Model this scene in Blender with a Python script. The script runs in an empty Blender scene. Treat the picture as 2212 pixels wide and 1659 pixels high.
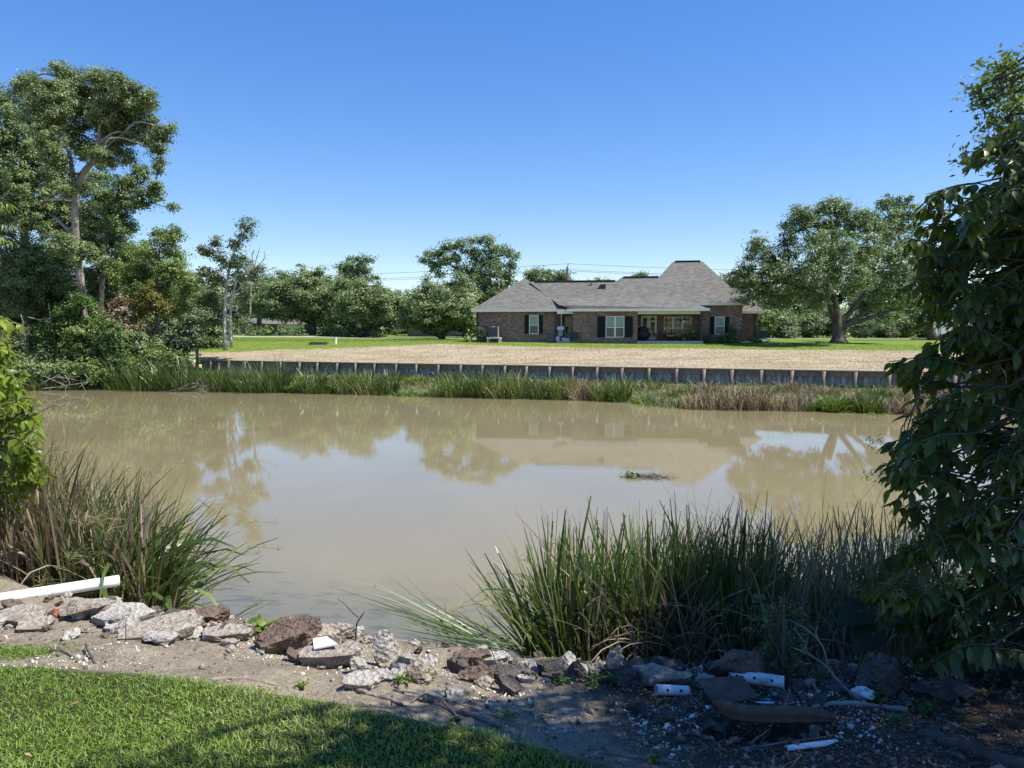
import bpy, math, random
import numpy as np
from mathutils import Vector, noise as mnoise

R = math.radians
scene = bpy.context.scene
COL = scene.collection

# ------------------------------------------------------------------ camera
FOC, CX, CY = 1609.0, 1106.0, 829.5          # photo measured on a 2212 x 1659 grid
EYE = np.array([0.0, 0.0, 3.6])
PITCH = math.atan(107.5 / FOC)
cam_d = bpy.data.cameras.new("camera")
cam_d.sensor_width = 36.0
cam_d.lens = 36.0 * FOC / 2212.0
cam_d.clip_start = 0.05
cam_d.clip_end = 5000
cam = bpy.data.objects.new("camera", cam_d)
COL.objects.link(cam)
cam.location = EYE
cam.rotation_euler = (R(90) - PITCH, 0, 0)
scene.camera = cam

# ------------------------------------------------------------------ light
SUN_EL, SUN_AZ = R(58), math.atan2(-0.22, 1.0)       # azimuth from +X
SUN = np.array([math.cos(SUN_EL) * math.cos(SUN_AZ), math.cos(SUN_EL) * math.sin(SUN_AZ), math.sin(SUN_EL)])
w = bpy.data.worlds.new("World")
scene.world = w
w.use_nodes = True
nt = w.node_tree
bg = nt.nodes["Background"]
sky = nt.nodes.new("ShaderNodeTexSky")
sky.sky_type = 'NISHITA'
sky.sun_disc = False
sky.sun_elevation = SUN_EL
sky.sun_rotation = R(90) - SUN_AZ
sky.altitude = 0
sky.air_density = 1.0
sky.dust_density = 0.0
sky.ozone_density = 3.0
hs = nt.nodes.new("ShaderNodeHueSaturation")
hs.inputs['Hue'].default_value = 0.517
hs.inputs['Saturation'].default_value = 1.62
gm = nt.nodes.new('ShaderNodeGamma')
gm.inputs['Gamma'].default_value = 0.68
nt.links.new(sky.outputs[0], gm.inputs['Color'])
nt.links.new(gm.outputs[0], hs.inputs['Color'])
nt.links.new(hs.outputs[0], bg.inputs['Color'])
bg.inputs['Strength'].default_value = 0.15
sl = bpy.data.lights.new("sun", 'SUN')
sl.energy = 3.95
sl.angle = R(0.53)
sl.color = (1.0, 0.95, 0.87)
so = bpy.data.objects.new("sun", sl)
COL.objects.link(so)
so.rotation_euler = Vector(SUN).to_track_quat('Z', 'Y').to_euler()
scene.view_settings.view_transform = 'Standard'
scene.view_settings.look = 'None'
scene.view_settings.exposure = 1.05
scene.view_settings.gamma = 1.0
scene.view_settings.use_curve_mapping = False
scene.cycles.max_bounces = 6
scene.cycles.transparent_max_bounces = 4
scene.cycles.caustics_reflective = False
scene.cycles.caustics_refractive = False

# ------------------------------------------------------------------ photo -> world
FW = np.array([0, math.cos(PITCH), -math.sin(PITCH)])
UP = np.array([0, math.sin(PITCH), math.cos(PITCH)])
def ray(px, py):
    return FW + np.array([1.0, 0, 0]) * ((px - CX) / FOC) + UP * ((CY - py) / FOC)
def P(px, py, D):
    d = ray(px, py)
    return EYE + d * (D / d[1])
def G(px, py, z):
    d = ray(px, py)
    return EYE + d * ((z - EYE[2]) / d[2])
def S(px, D):
    return px * D / FOC

# ------------------------------------------------------------------ objects
def tag(o, label=None, cat=None, group=None, kind=None):
    if label: o['label'] = label
    if cat: o['category'] = cat
    if group: o['group'] = group
    if kind: o['kind'] = kind
    return o
def thing(name, label, cat, loc, group=None):
    o = bpy.data.objects.new(name, None)
    COL.objects.link(o)
    o.location = [float(v) for v in loc]
    o.empty_display_size = 0.2
    return tag(o, label, cat, group)
OFF = {}
def wloc(o):
    l = np.array(o.location)
    while o.parent:
        o = o.parent
        l = l + np.array(o.location)
    return l
def mk(name, V, F, mat, parent=None, smooth=False, loc=None):
    """one mesh object from world-space vertices; its origin is its parent's, or loc"""
    V = np.asarray(V, dtype=np.float64).reshape(-1, 3)
    base = wloc(parent) if parent else (np.zeros(3) if loc is None else np.asarray(loc, float))
    V = V - base
    me = bpy.data.meshes.new(name)
    if isinstance(F, np.ndarray):
        n, k = F.shape
        me.vertices.add(len(V)); me.vertices.foreach_set('co', V.astype(np.float32).ravel())
        me.loops.add(n * k); me.loops.foreach_set('vertex_index', F.astype(np.int32).ravel())
        me.polygons.add(n); me.polygons.foreach_set('loop_start', np.arange(0, n * k, k, dtype=np.int32))
        me.update(calc_edges=True)
    else:
        me.from_pydata(V.tolist(), [], [list(map(int, f)) for f in F])
        me.update()
    if smooth:
        me.polygons.foreach_set('use_smooth', np.ones(len(me.polygons), dtype=bool))
    if mat: me.materials.append(mat)
    o = bpy.data.objects.new(name, me)
    COL.objects.link(o)
    if parent: o.parent = parent
    elif loc is not None: o.location = [float(v) for v in loc]
    return o

class MB:
    def __init__(s): s.V, s.F, s.n = [], [], 0
    def add(s, V, F):
        V = np.asarray(V, float).reshape(-1, 3)
        s.V.append(V)
        s.F += [[i + s.n for i in f] for f in F]
        s.n += len(V)
        return s
    def box(s, x0, x1, y0, y1, z0, z1, xf=None):
        V = [(x, y, z) for z in (z0, z1) for y in (y0, y1) for x in (x0, x1)]
        if xf: V = [xf(*v) for v in V]
        return s.add(V, [(0, 2, 3, 1), (4, 5, 7, 6), (0, 1, 5, 4), (2, 6, 7, 3), (0, 4, 6, 2), (1, 3, 7, 5)])
    def tube(s, pts, radii, n=7, cap=True):
        pts = np.asarray(pts, float)
        if np.isscalar(radii): radii = [radii] * len(pts)
        T = np.gradient(pts, axis=0)
        T /= np.linalg.norm(T, axis=1)[:, None] + 1e-9
        ref = np.array([0, 0, 1.0]) if abs(T[0][2]) < 0.9 else np.array([1.0, 0, 0])
        V, a = [], np.linspace(0, 2 * np.pi, n, endpoint=False)
        u = np.cross(T[0], ref); u /= np.linalg.norm(u)
        for p, t, r in zip(pts, T, radii):
            u = u - t * u.dot(t); u /= np.linalg.norm(u) + 1e-9
            v = np.cross(t, u)
            V += [p + r * (math.cos(q) * u + math.sin(q) * v) for q in a]
        F = []
        for i in range(len(pts) - 1):
            for j in range(n):
                k = (j + 1) % n
                F.append((i * n + j, i * n + k, (i + 1) * n + k, (i + 1) * n + j))
        if cap:
            F.append(tuple(range(n))[::-1]); F.append(tuple((len(pts) - 1) * n + j for j in range(n)))
        return s.add(V, F)
    def build(s, name, mat, parent=None, smooth=False, loc=None):
        return mk(name, np.vstack(s.V), s.F, mat, parent, smooth, loc)

def spline(pts, n):
    """Catmull-Rom through pts (any dimension), n samples"""
    p = np.asarray(pts, float)
    p = np.vstack([2 * p[0] - p[1], p, 2 * p[-1] - p[-2]])
    out = []
    for t in np.linspace(0, len(p) - 3 - 1e-6, n):
        i = int(t); f = t - i
        a, b, c, d = p[i:i + 4]
        out.append(0.5 * (2 * b + (c - a) * f + (2 * a - 5 * b + 4 * c - d) * f * f + (3 * b - a - 3 * c + d) * f ** 3))
    return np.array(out)
def unit(A):
    return A / (np.linalg.norm(A, axis=-1, keepdims=True) + 1e-9)

# ------------------------------------------------------------------ materials
def new_mat(name):
    m = bpy.data.materials.new(name)
    m.use_nodes = True
    t = m.node_tree
    return m, t, t.nodes["Principled BSDF"]
def nd(t, kind, **kw):
    n = t.nodes.new(kind)
    for k, v in kw.items():
        if k in n.inputs: n.inputs[k].default_value = v
        else: setattr(n, k, v)
    return n
def ramp(t, fac, stops):
    r = t.nodes.new("ShaderNodeValToRGB")
    e = r.color_ramp.elements
    while len(e) < len(stops): e.new(0.5)
    for i, (p, c) in enumerate(stops):
        e[i].position = p
        e[i].color = (*c, 1)
    t.links.new(fac, r.inputs[0])
    return r.outputs[0]
def coords(t, scale=(1, 1, 1), rot=(0, 0, 0), world=True):
    if world:
        g = t.nodes.new("ShaderNodeNewGeometry").outputs['Position']
    else:
        g = t.nodes.new("ShaderNodeTexCoord").outputs['Object']
    m = t.nodes.new("ShaderNodeMapping")
    m.inputs['Scale'].default_value = scale
    m.inputs['Rotation'].default_value = rot
    t.links.new(g, m.inputs[0])
    return m.outputs[0]
def noisetex(t, vec, scale, detail=4, rough=0.55, out=0):
    n = nd(t, "ShaderNodeTexNoise", Scale=scale, Detail=detail, Roughness=rough)
    t.links.new(vec, n.inputs['Vector'])
    return n.outputs[out]
def bump(t, b, h, strength, dist):
    n = nd(t, "ShaderNodeBump", Strength=strength, Distance=dist)
    t.links.new(h, n.inputs['Height'])
    t.links.new(n.outputs[0], b.inputs['Normal'])
    return n
def mixc(t, fac, a, b, mode='MIX'):
    n = t.nodes.new("ShaderNodeMix")
    n.data_type = 'RGBA'; n.blend_type = mode
    for sock, v in ((n.inputs[0], fac), (n.inputs[6], a), (n.inputs[7], b)):
        if isinstance(v, bpy.types.NodeSocket): t.links.new(v, sock)
        elif isinstance(v, tuple): sock.default_value = (*v, 1)
        else: sock.default_value = v
    return n.outputs[2]
def maths(t, op, a, b=0.0, c=None, clamp=False):
    n = t.nodes.new("ShaderNodeMath")
    n.operation = op; n.use_clamp = clamp
    for i, v in enumerate((a, b) if c is None else (a, b, c)):
        if isinstance(v, bpy.types.NodeSocket): t.links.new(v, n.inputs[i])
        else: n.inputs[i].default_value = v
    return n.outputs[0]
def simple(name, stops, scale=4, rough=0.8, bmp=0.0, dist=0.02, detail=5, metal=0.0, spec=0.5, stretch=(1, 1, 1), world=True):
    m, t, b = new_mat(name)
    f = noisetex(t, coords(t, stretch, world=world), scale, detail, 0.6)
    t.links.new(ramp(t, f, stops), b.inputs['Base Color'])
    b.inputs['Roughness'].default_value = rough
    b.inputs['Metallic'].default_value = metal
    b.inputs['Specular IOR Level'].default_value = spec
    if bmp: bump(t, b, f, bmp, dist)
    return m
def leafmat(name, stops, transl=0.3, rough=0.5, spec=0.3, tcol=(0.16, 0.22, 0.03)):
    m, t, b = new_mat(name)
    g = t.nodes.new("ShaderNodeNewGeometry")
    big = noisetex(t, coords(t), 0.55, 2, 0.5)
    f = maths(t, 'ADD', maths(t, 'MULTIPLY', g.outputs['Random Per Island'], 0.7), maths(t, 'MULTIPLY', maths(t, 'SUBTRACT', big, 0.35), 0.9), clamp=True)
    c = ramp(t, f, stops)
    t.links.new(c, b.inputs['Base Color'])
    b.inputs['Roughness'].default_value = rough
    b.inputs['Specular IOR Level'].default_value = spec
    tr = t.nodes.new("ShaderNodeBsdfTranslucent")
    t.links.new(mixc(t, 0.5, c, tcol), tr.inputs['Color'])
    mx = nd(t, "ShaderNodeMixShader")
    mx.inputs[0].default_value = transl
    t.links.new(b.outputs[0], mx.inputs[1]); t.links.new(tr.outputs[0], mx.inputs[2])
    t.links.new(mx.outputs[0], t.nodes["Material Output"].inputs[0])
    return m

M = {}
M['oak_leaf'] = leafmat('oak_leaf', [(0.0, (0.0730, 0.1143, 0.0448)), (0.5, (0.1847, 0.2589, 0.1026)), (1, (0.3483, 0.4464, 0.1851))], .30, .48, .35)
M['oak_leaf_warm'] = leafmat('oak_leaf_warm', [(0.0, (0.0817, 0.1190, 0.0501)), (0.5, (0.2086, 0.2726, 0.1087)), (1, (0.3658, 0.4426, 0.1918))], .30, .48, .35)
M['bright_leaf'] = leafmat('bright_leaf', [(0.0, (0.0741, 0.1229, 0.0310)), (0.5, (0.1913, 0.2732, 0.0744)), (1, (0.3606, 0.4595, 0.1389))], .34, .48, .35)
M['grey_leaf'] = leafmat('grey_leaf', [(0.0, (0.0693, 0.0950, 0.0462)), (0.5, (0.1386, 0.1822, 0.0858)), (1, (0.2495, 0.3010, 0.1584))], .25, .55, .3)
M['vine_leaf'] = leafmat('vine_leaf', [(0.0, (0.0443, 0.0843, 0.0211)), (0.5, (0.1040, 0.1815, 0.0475)), (1, (0.2218, 0.3194, 0.0858))], .3, .48, .35)
M['yellow_vine'] = leafmat('yellow_vine', [(0.0, (.06, .07, .012)), (0.5, (.14, .14, .03)), (1, (.24, .21, .06))], .3, .5, .3)
M['dead_twig'] = simple('dead_twig', [(.3, (.18, .15, .12)), (.7, (.36, .32, .27))], 6, .9)
M['far_leaf'] = leafmat('far_leaf', [(0.0, (0.0465, 0.0673, 0.0329)), (0.5, (0.0914, 0.1176, 0.0579)), (1, (0.1505, 0.1772, 0.0907))], .2, .6, .2)
M['privet_shade'] = leafmat('privet_shade', [(0.0, (0.0312, 0.0655, 0.0187)), (0.5, (0.0655, 0.1217, 0.0281)), (.85, (0.1170, 0.1794, 0.0343)), (1, (0.2964, 0.3432, 0.0468))], .42, .36, .45, (.24, .28, .02))  # bright yellow end paints in leaves lit through from behind
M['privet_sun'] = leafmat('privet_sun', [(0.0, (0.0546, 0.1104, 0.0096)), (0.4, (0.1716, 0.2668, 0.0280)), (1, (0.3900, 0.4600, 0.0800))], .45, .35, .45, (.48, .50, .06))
M['panicle'] = leafmat('panicle', [(0.0, (.16, .19, .06)), (1, (.34, .34, .14))], .3, .6, .2)
M['dark_leaf'] = leafmat('dark_leaf', [(0, (.010, .020, .010)), (1, (.020, .038, .016))], .15, .4, .4)
M['bark'] = simple('bark', [(.3, (.045, .038, .030)), (.7, (.12, .105, .088))], 5, .95, .6, .05, stretch=(1, 1, .3))
M['pale_bark'] = simple('pale_bark', [(.3, (.15, .13, .105)), (.7, (.36, .33, .285))], 3, .9, .4, .03, stretch=(1, 1, .5))
M['grey_bark'] = simple('grey_bark', [(.3, (.12, .115, .10)), (.7, (.28, .27, .24))], 12, .9, .4, .01)
M['reed_green'] = leafmat('reed_green', [(0.0, (.022, .042, .010)), (0.45, (.055, .095, .020)), (.72, (.12, .18, .045)), (.88, (.24, .30, .10)), (1, (.40, .34, .20))], .3, .35, .5)  # pale green stop paints sun glints onto some blades
M['reed_mixed'] = leafmat('reed_mixed', [(0.0, (0.0345, 0.0633, 0.0138)), (0.30, (0.1035, 0.1495, 0.0403)), (.42, (0.1840, 0.1323, 0.0862)), (.7, (0.3910, 0.3105, 0.2070)), (1, (0.6900, 0.5865, 0.4370))], .38, .5, .3)
M['white_bark'] = simple('white_bark', [(.3, (.34, .31, .27)), (.7, (.62, .59, .54))], 3, .9, .4, .03, stretch=(1, 1, .5))
M['reed_far'] = leafmat('reed_far', [(0.0, (.04, .075, .014)), (0.5, (.12, .175, .040)), (.68, (.22, .26, .07)), (.8, (.32, .27, .15)), (1, (.52, .45, .32))], .32, .5, .3)
M['reed_dry'] = leafmat('reed_dry', [(0.0, (0.0840, 0.0540, 0.0336)), (0.3, (0.2400, 0.1740, 0.1140)), (.7, (0.5040, 0.3960, 0.2760)), (1, (0.7500, 0.6840, 0.5280))], .42, .6, .25, (.3, .24, .1))
M['reed_pink'] = leafmat('reed_pink', [(0.0, (.09, .075, .04)), (0.35, (.24, .185, .12)), (.65, (.42, .33, .22)), (.85, (.20, .23, .07)), (1, (.12, .17, .04))], .25, .6, .25, (.3, .22, .1))
M['low_green'] = leafmat('low_green', [(0.0, (.05, .10, .015)), (0.5, (.12, .20, .03)), (1, (.26, .32, .06))], .3, .5, .3)
M['lawn_blade'] = leafmat('lawn_blade', [(0.0, (.085, .155, .020)), (0.45, (.185, .295, .045)), (.90, (.32, .43, .10)), (1, (.50, .46, .24))], .36, .5, .3)
M['field_blade'] = leafmat('field_blade', [(0.0, (.08, .14, .015)), (0.5, (.15, .24, .03)), (1, (.24, .31, .06))], .3, .6, .2)
M['straw'] = leafmat('straw', [(0.0, (.20, .145, .085)), (0.6, (.36, .285, .185)), (1, (.50, .42, .30))], .2, .8, .15, (.3, .24, .1))
M['white_pvc'] = simple('white_pvc', [(.3, (.74, .75, .76)), (.7, (.82, .83, .84))], 3, .35, spec=.5)
M['dirty_pvc'] = simple('dirty_pvc', [(.30, (.35, .34, .31)), (.45, (.70, .72, .74)), (.7, (.80, .82, .85))], 14, .5, detail=7)
M['rust'] = simple('rust', [(.3, (.050, .027, .017)), (.55, (.125, .066, .040)), (.75, (.20, .115, .072))], 9, .85, .3, .01, detail=8)
M['rust_dark'] = simple('rust_dark', [(.3, (.060, .036, .030)), (.6, (.115, .070, .058)), (.8, (.17, .11, .09))], 14, .9, .3, .01, detail=8)
M['dark_hole'] = simple('dark_hole', [(.3, (.012, .012, .012)), (.7, (.02, .02, .02))], 5, .9)
M['timber'] = simple('timber', [(.3, (.14, .105, .075)), (.7, (.33, .26, .19))], 4, .9, .4, .01, stretch=(3, 3, .4))
M['cap_timber'] = simple('cap_timber', [(.3, (.24, .20, .15)), (.7, (.44, .38, .30))], 5, .9, .3, .01)
M['vinyl'] = simple('vinyl', [(.3, (.25, .255, .25)), (.7, (.42, .42, .405))], 1.6, .6, stretch=(1, 1, .4))
M['white_paint'] = simple('white_paint', [(.3, (.66, .66, .63)), (.7, (.74, .74, .71))], 2, .6)
M['cream_trim'] = simple('cream_trim', [(.3, (.60, .60, .54)), (.7, (.68, .68, .62))], 2, .6)
M['shutter'] = simple('shutter', [(.3, (.008, .013, .016)), (.7, (.014, .021, .025))], 5, .7, spec=.15)
M['black_metal'] = simple('black_metal', [(.3, (.012, .012, .013)), (.7, (.03, .03, .03))], 5, .5)
M['black_cover'] = simple('black_cover', [(.3, (.008, .008, .009)), (.7, (.02, .02, .022))], 6, .6, .5, .05)
M['ac_metal'] = simple('ac_metal', [(.3, (.16, .17, .165)), (.7, (.25, .26, .25))], 4, .5)
M['tan_fabric'] = simple('tan_fabric', [(.3, (.25, .17, .10)), (.7, (.36, .27, .17))], 6, .9)
M['dark_wood'] = simple('dark_wood', [(.3, (.03, .018, .012)), (.7, (.07, .045, .03))], 6, .6)
M['slab'] = simple('slab', [(.3, (.34, .33, .31)), (.7, (.46, .45, .42))], 2, .9)
M['plastic_white'] = simple('plastic_white', [(.3, (.66, .68, .70)), (.7, (.80, .81, .82))], 5, .45)
M['green_plastic'] = simple('green_plastic', [(.3, (.02, .10, .05)), (.7, (.03, .14, .08))], 5, .5)
M['terracotta'] = simple('terracotta', [(.3, (.30, .10, .05)), (.7, (.42, .17, .09))], 8, .9, .5, .01)
M['rubber'] = simple('rubber', [(.3, (.02, .02, .022)), (.7, (.05, .05, .05))], 8, .8)
M['wire'] = simple('wire', [(.3, (.03, .03, .035)), (.7, (.06, .06, .07))], 3, .6)
M['pole_wood'] = simple('pole_wood', [(.3, (.035, .028, .022)), (.7, (.08, .065, .05))], 4, .9)
def glass_mat():
    m, t, b = new_mat('window_glass')
    v = coords(t)
    wv = nd(t, "ShaderNodeTexWave", Scale=5.5, Distortion=0.2)
    wv.bands_direction = 'Z'
    t.links.new(v, wv.inputs['Vector'])
    t.links.new(ramp(t, wv.outputs['Fac'], [(.2, (.05, .075, .07)), (.9, (.10, .135, .125))]), b.inputs['Base Color'])
    b.inputs['Roughness'].default_value = 0.06
    b.inputs['Specular IOR Level'].default_value = .25
    return m
M['glass'] = glass_mat()
M['dark_glass'] = simple('dark_glass', [(.3, (.012, .016, .016)), (.7, (.03, .036, .034))], 1.5, .05)
M['blind'] = simple('blind', [(.35, (.22, .28, .25)), (.65, (.32, .38, .34))], 3, .7, stretch=(.1, .1, 9))
def concrete(name, cols, speck, rustamt):
    m, t, b = new_mat(name)
    v = coords(t, world=False)
    base = ramp(t, noisetex(t, v, 5, 6, .65), cols)
    vo = nd(t, "ShaderNodeTexVoronoi", Scale=48.0)
    t.links.new(v, vo.inputs['Vector'])
    sp = ramp(t, vo.outputs['Color'], [(.0, (.35, .33, .31)), (.55, (.9, .88, .86)), (1, (1.45, 1.40, 1.32))])
    c = mixc(t, speck, base, sp, 'MULTIPLY')
    rn = ramp(t, noisetex(t, v, 2.2, 4, .6), [(.52, (0, 0, 0)), (.68, (1, 1, 1))])
    rf = maths(t, 'MULTIPLY', rn, rustamt)
    c = mixc(t, rf, c, (.34, .20, .11))
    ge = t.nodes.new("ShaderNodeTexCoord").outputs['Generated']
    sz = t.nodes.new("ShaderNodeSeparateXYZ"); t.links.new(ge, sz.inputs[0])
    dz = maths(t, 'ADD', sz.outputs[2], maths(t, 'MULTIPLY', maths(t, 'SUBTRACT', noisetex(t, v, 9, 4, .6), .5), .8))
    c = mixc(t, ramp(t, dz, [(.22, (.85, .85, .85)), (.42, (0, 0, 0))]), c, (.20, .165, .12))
    st = ramp(t, noisetex(t, v, 3.1, 6, .7), [(.50, (0, 0, 0)), (.70, (.7, .7, .7))])
    c = mixc(t, st, c, (.085, .075, .06))
    t.links.new(c, b.inputs['Base Color'])
    b.inputs['Roughness'].default_value = .95
    b.inputs['Specular IOR Level'].default_value = .2
    h = maths(t, 'ADD', noisetex(t, v, 22, 8, .7), maths(t, 'MULTIPLY', vo.outputs['Distance'], .6))
    bump(t, b, h, .9, .025)
    return m
M['concrete'] = concrete('concrete', [(.3, (.27, .235, .190)), (.7, (.48, .43, .36))], .6, .6)
M['pale_concrete'] = concrete('pale_concrete', [(.3, (.34, .32, .28)), (.7, (.52, .49, .44))], .35, .25)
M['brown_concrete'] = concrete('brown_concrete', [(.3, (.10, .072, .055)), (.7, (.25, .185, .14))], .6, .6)
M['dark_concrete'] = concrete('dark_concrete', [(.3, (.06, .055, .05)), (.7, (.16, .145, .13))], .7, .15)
HPHI = R(8)
def brick_mat():
    m, t, b = new_mat('brick_wall')
    v = coords(t, rot=(0, 0, HPHI))
    s = t.nodes.new("ShaderNodeSeparateXYZ"); t.links.new(v, s.inputs[0])
    c = t.nodes.new("ShaderNodeCombineXYZ")
    t.links.new(maths(t, 'ADD', s.outputs[0], s.outputs[1]), c.inputs[0]); t.links.new(s.outputs[2], c.inputs[1])
    br = t.nodes.new("ShaderNodeTexBrick")
    br.inputs['Scale'].default_value = 1.0
    br.inputs['Brick Width'].default_value = .215
    br.inputs['Row Height'].default_value = .076
    br.inputs['Mortar Size'].default_value = .006
    br.inputs['Color1'].default_value = (.0, .0, .0, 1)
    br.inputs['Color2'].default_value = (1, 1, 1, 1)
    br.inputs['Mortar'].default_value = (.5, .5, .5, 1)
    t.links.new(c.outputs[0], br.inputs['Vector'])
    col = ramp(t, br.outputs['Color'], [(.0, (.085, .050, .042)), (.35, (.155, .096, .078)), (.6, (.215, .142, .118)), (.85, (.12, .082, .074)), (1, (.33, .27, .235))])
    col = mixc(t, br.outputs['Fac'], col, (.30, .27, .25))
    big = ramp(t, noisetex(t, v, .7, 3), [(.3, (.8, .8, .8)), (.7, (1.2, 1.15, 1.1))])
    t.links.new(mixc(t, 1.0, col, big, 'MULTIPLY'), b.inputs['Base Color'])
    b.inputs['Roughness'].default_value = .9
    bump(t, b, br.outputs['Fac'], -.4, .01)
    return m
M['brick'] = brick_mat()
def shingle_mat():
    m, t, b = new_mat('shingle')
    v = coords(t, rot=(0, 0, HPHI))
    s = t.nodes.new("ShaderNodeSeparateXYZ"); t.links.new(v, s.inputs[0])
    c = t.nodes.new("ShaderNodeCombineXYZ")
    t.links.new(maths(t, 'ADD', s.outputs[0], maths(t, 'MULTIPLY', s.outputs[1], .02)), c.inputs[0])
    t.links.new(maths(t, 'MULTIPLY', s.outputs[2], 1.7), c.inputs[1])
    br = t.nodes.new("ShaderNodeTexBrick")
    br.inputs['Scale'].default_value = 1.0
    br.inputs['Brick Width'].default_value = .36
    br.inputs['Row Height'].default_value = .17
    br.inputs['Mortar Size'].default_value = .012
    br.inputs['Mortar Smooth'].default_value = .6
    br.inputs['Color1'].default_value = (0, 0, 0, 1)
    br.inputs['Color2'].default_value = (1, 1, 1, 1)
    br.inputs['Mortar'].default_value = (.1, .1, .1, 1)
    t.links.new(c.outputs[0], br.inputs['Vector'])
    col = ramp(t, br.outputs['Color'], [(0, (.112, .107, .094)), (.5, (.143, .136, .120)), (1, (.178, .170, .150))])
    big = ramp(t, noisetex(t, v, .5, 4), [(.3, (.96, .96, .96)), (.7, (1.03, 1.03, 1.03))])
    t.links.new(mixc(t, 1.0, col, big, 'MULTIPLY'), b.inputs['Base Color'])
    b.inputs['Roughness'].default_value = .95
    b.inputs['Specular IOR Level'].default_value = .2
    return m
M['shingle'] = shingle_mat()

# ------------------------------------------------------------------ terrain shape
def ip(x, xs, ys): return np.interp(x, xs, ys)
def sstep(t):
    t = np.clip(t, 0, 1)
    return t * t * (3 - 2 * t)
def Yw(x): return np.clip(46.5 - .4 * np.asarray(x, float), 26, 72)            # seawall line
EDGE_PX = [(60, 842), (250, 838), (436, 844), (700, 848), (1000, 857), (1250, 863), (1420, 872), (1500, 882), (1700, 886), (1950, 893), (2150, 900)]
_e = np.array([G(a, b, 0.0) for a, b in EDGE_PX])
def Yedge(x):
    y = ip(x, np.r_[-80, _e[:, 0], 30, 60], np.r_[56, _e[:, 1], 26, 17])
    return np.minimum(y, Yw(x) - 2.5)
def Yc(x): return ip(x, [-14, -8, -3.2, -1.8, -.8, 0, .8, 1.8, 3, 6, 10], [12, 8.2, 5.0, 4.72, 4.5, 4.35, 4.25, 4.25, 4.4, 4.9, 6])
LAWN = np.array([G(a, b, 2.0) for a, b in [(-400, 1436), (60, 1442), (200, 1446), (330, 1453), (480, 1478), (620, 1500), (760, 1522), (900, 1556), (1050, 1590), (1180, 1622), (1320, 1655), (1500, 1700)]])
def Ylawn(x): return ip(x, LAWN[:, 0], LAWN[:, 1])
def vnoise(x, y, s, seed=0.0):
    """cheap smooth value noise, vectorised"""
    x = np.asarray(x, float) * s + seed * 17.3; y = np.asarray(y, float) * s + seed * 9.1
    xi, yi = np.floor(x), np.floor(y); fx, fy = sstep(x - xi), sstep(y - yi)
    def h(a, b): return np.mod(np.sin(a * 127.1 + b * 311.7) * 43758.5453, 1.0)
    return (h(xi, yi) * (1 - fx) + h(xi + 1, yi) * fx) * (1 - fy) + (h(xi, yi + 1) * (1 - fx) + h(xi + 1, yi + 1) * fx) * fy - .5
PIT = G(1655, 1596, 1.76)
def znear(x, y):
    x = np.asarray(x, float); y = np.asarray(y, float)
    yl, yc = Ylawn(x), Yc(x)
    zc = ip(x, [-6, -3, -1.5, 0, 3], [1.86, 1.82, 1.76, 1.70, 1.66])
    t = (y - yl) / np.maximum(yc - yl, .3)
    z = np.where(y < yl, 2.0, 2.0 + (zc - 2.0) * np.clip(t, 0, 1) ** .8)
    z = z - np.where(y < yl, 0, .035 * sstep(t * 8))
    d = np.maximum(y - yc, 0)
    z = z - .46 * d - .06 * sstep(d)
    bare = sstep((y - yl) * 5) * (1 - .0 * x)
    z = z + bare * (vnoise(x, y, 3) * .06 + vnoise(x, y, 9, 1) * .028 + vnoise(x, y, 24, 2) * .012)
    z = z - .34 * np.exp(-(((x - PIT[0]) / .24) ** 4 + ((y - PIT[1]) / .10) ** 4))
    z = z + (1 - bare) * (vnoise(x, y, 1.2, 3) * .03)
    return np.maximum(z, -1.2)
def zfar(x, y):
    """strip between water and seawall, then the field behind it"""
    x = np.asarray(x, float); y = np.asarray(y, float)
    ye, yw = Yedge(x), Yw(x)
    foot = .85 + .87 * sstep((-23.6 - x) / 3) + .87 * sstep((x - 30) / 5)
    t = (y - ye) / np.maximum(yw - ye, 1)
    strip = np.where(t < 0, (y - ye) * .35, .12 * sstep(t * 8) + (foot - .12) * np.clip(t, 0, 1)) + np.where(t > 0, vnoise(x, y, .8) * .12, 0)
    strip = np.maximum(strip, -1.2)
    tf = np.clip((y - yw) / np.maximum(66 - yw, 4), 0, 1)
    field = 1.70 + 1.25 * (tf * .75 + .25 * sstep(tf)) + np.where(y > 66, np.minimum((y - 66) * .006, .35), 0)
    field = field + .36 * sstep((-14 - x) / 12) * sstep((y - 76) / 22)
    field = field + vnoise(x, y, .25, 5) * .10 * np.clip(tf * 4, 0, 1) * (1 - sstep((y - 60) / 6))
    return np.where(y < yw, strip, field)
def zground(x, y): return np.where(np.asarray(y, float) < 20, znear(x, y), zfar(x, y))
def GT(px, py, lift=0.0):
    """where the line of sight through a pixel meets the ground"""
    d = ray(px, py)
    t = np.linspace(.8, 30, 6000) if py > 950 else np.linspace(30, 200, 6000)
    p = EYE[None] + d[None] * t[:, None]
    i = np.argmax(p[:, 2] < zground(p[:, 0], p[:, 1]) + lift)
    return p[i]

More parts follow.
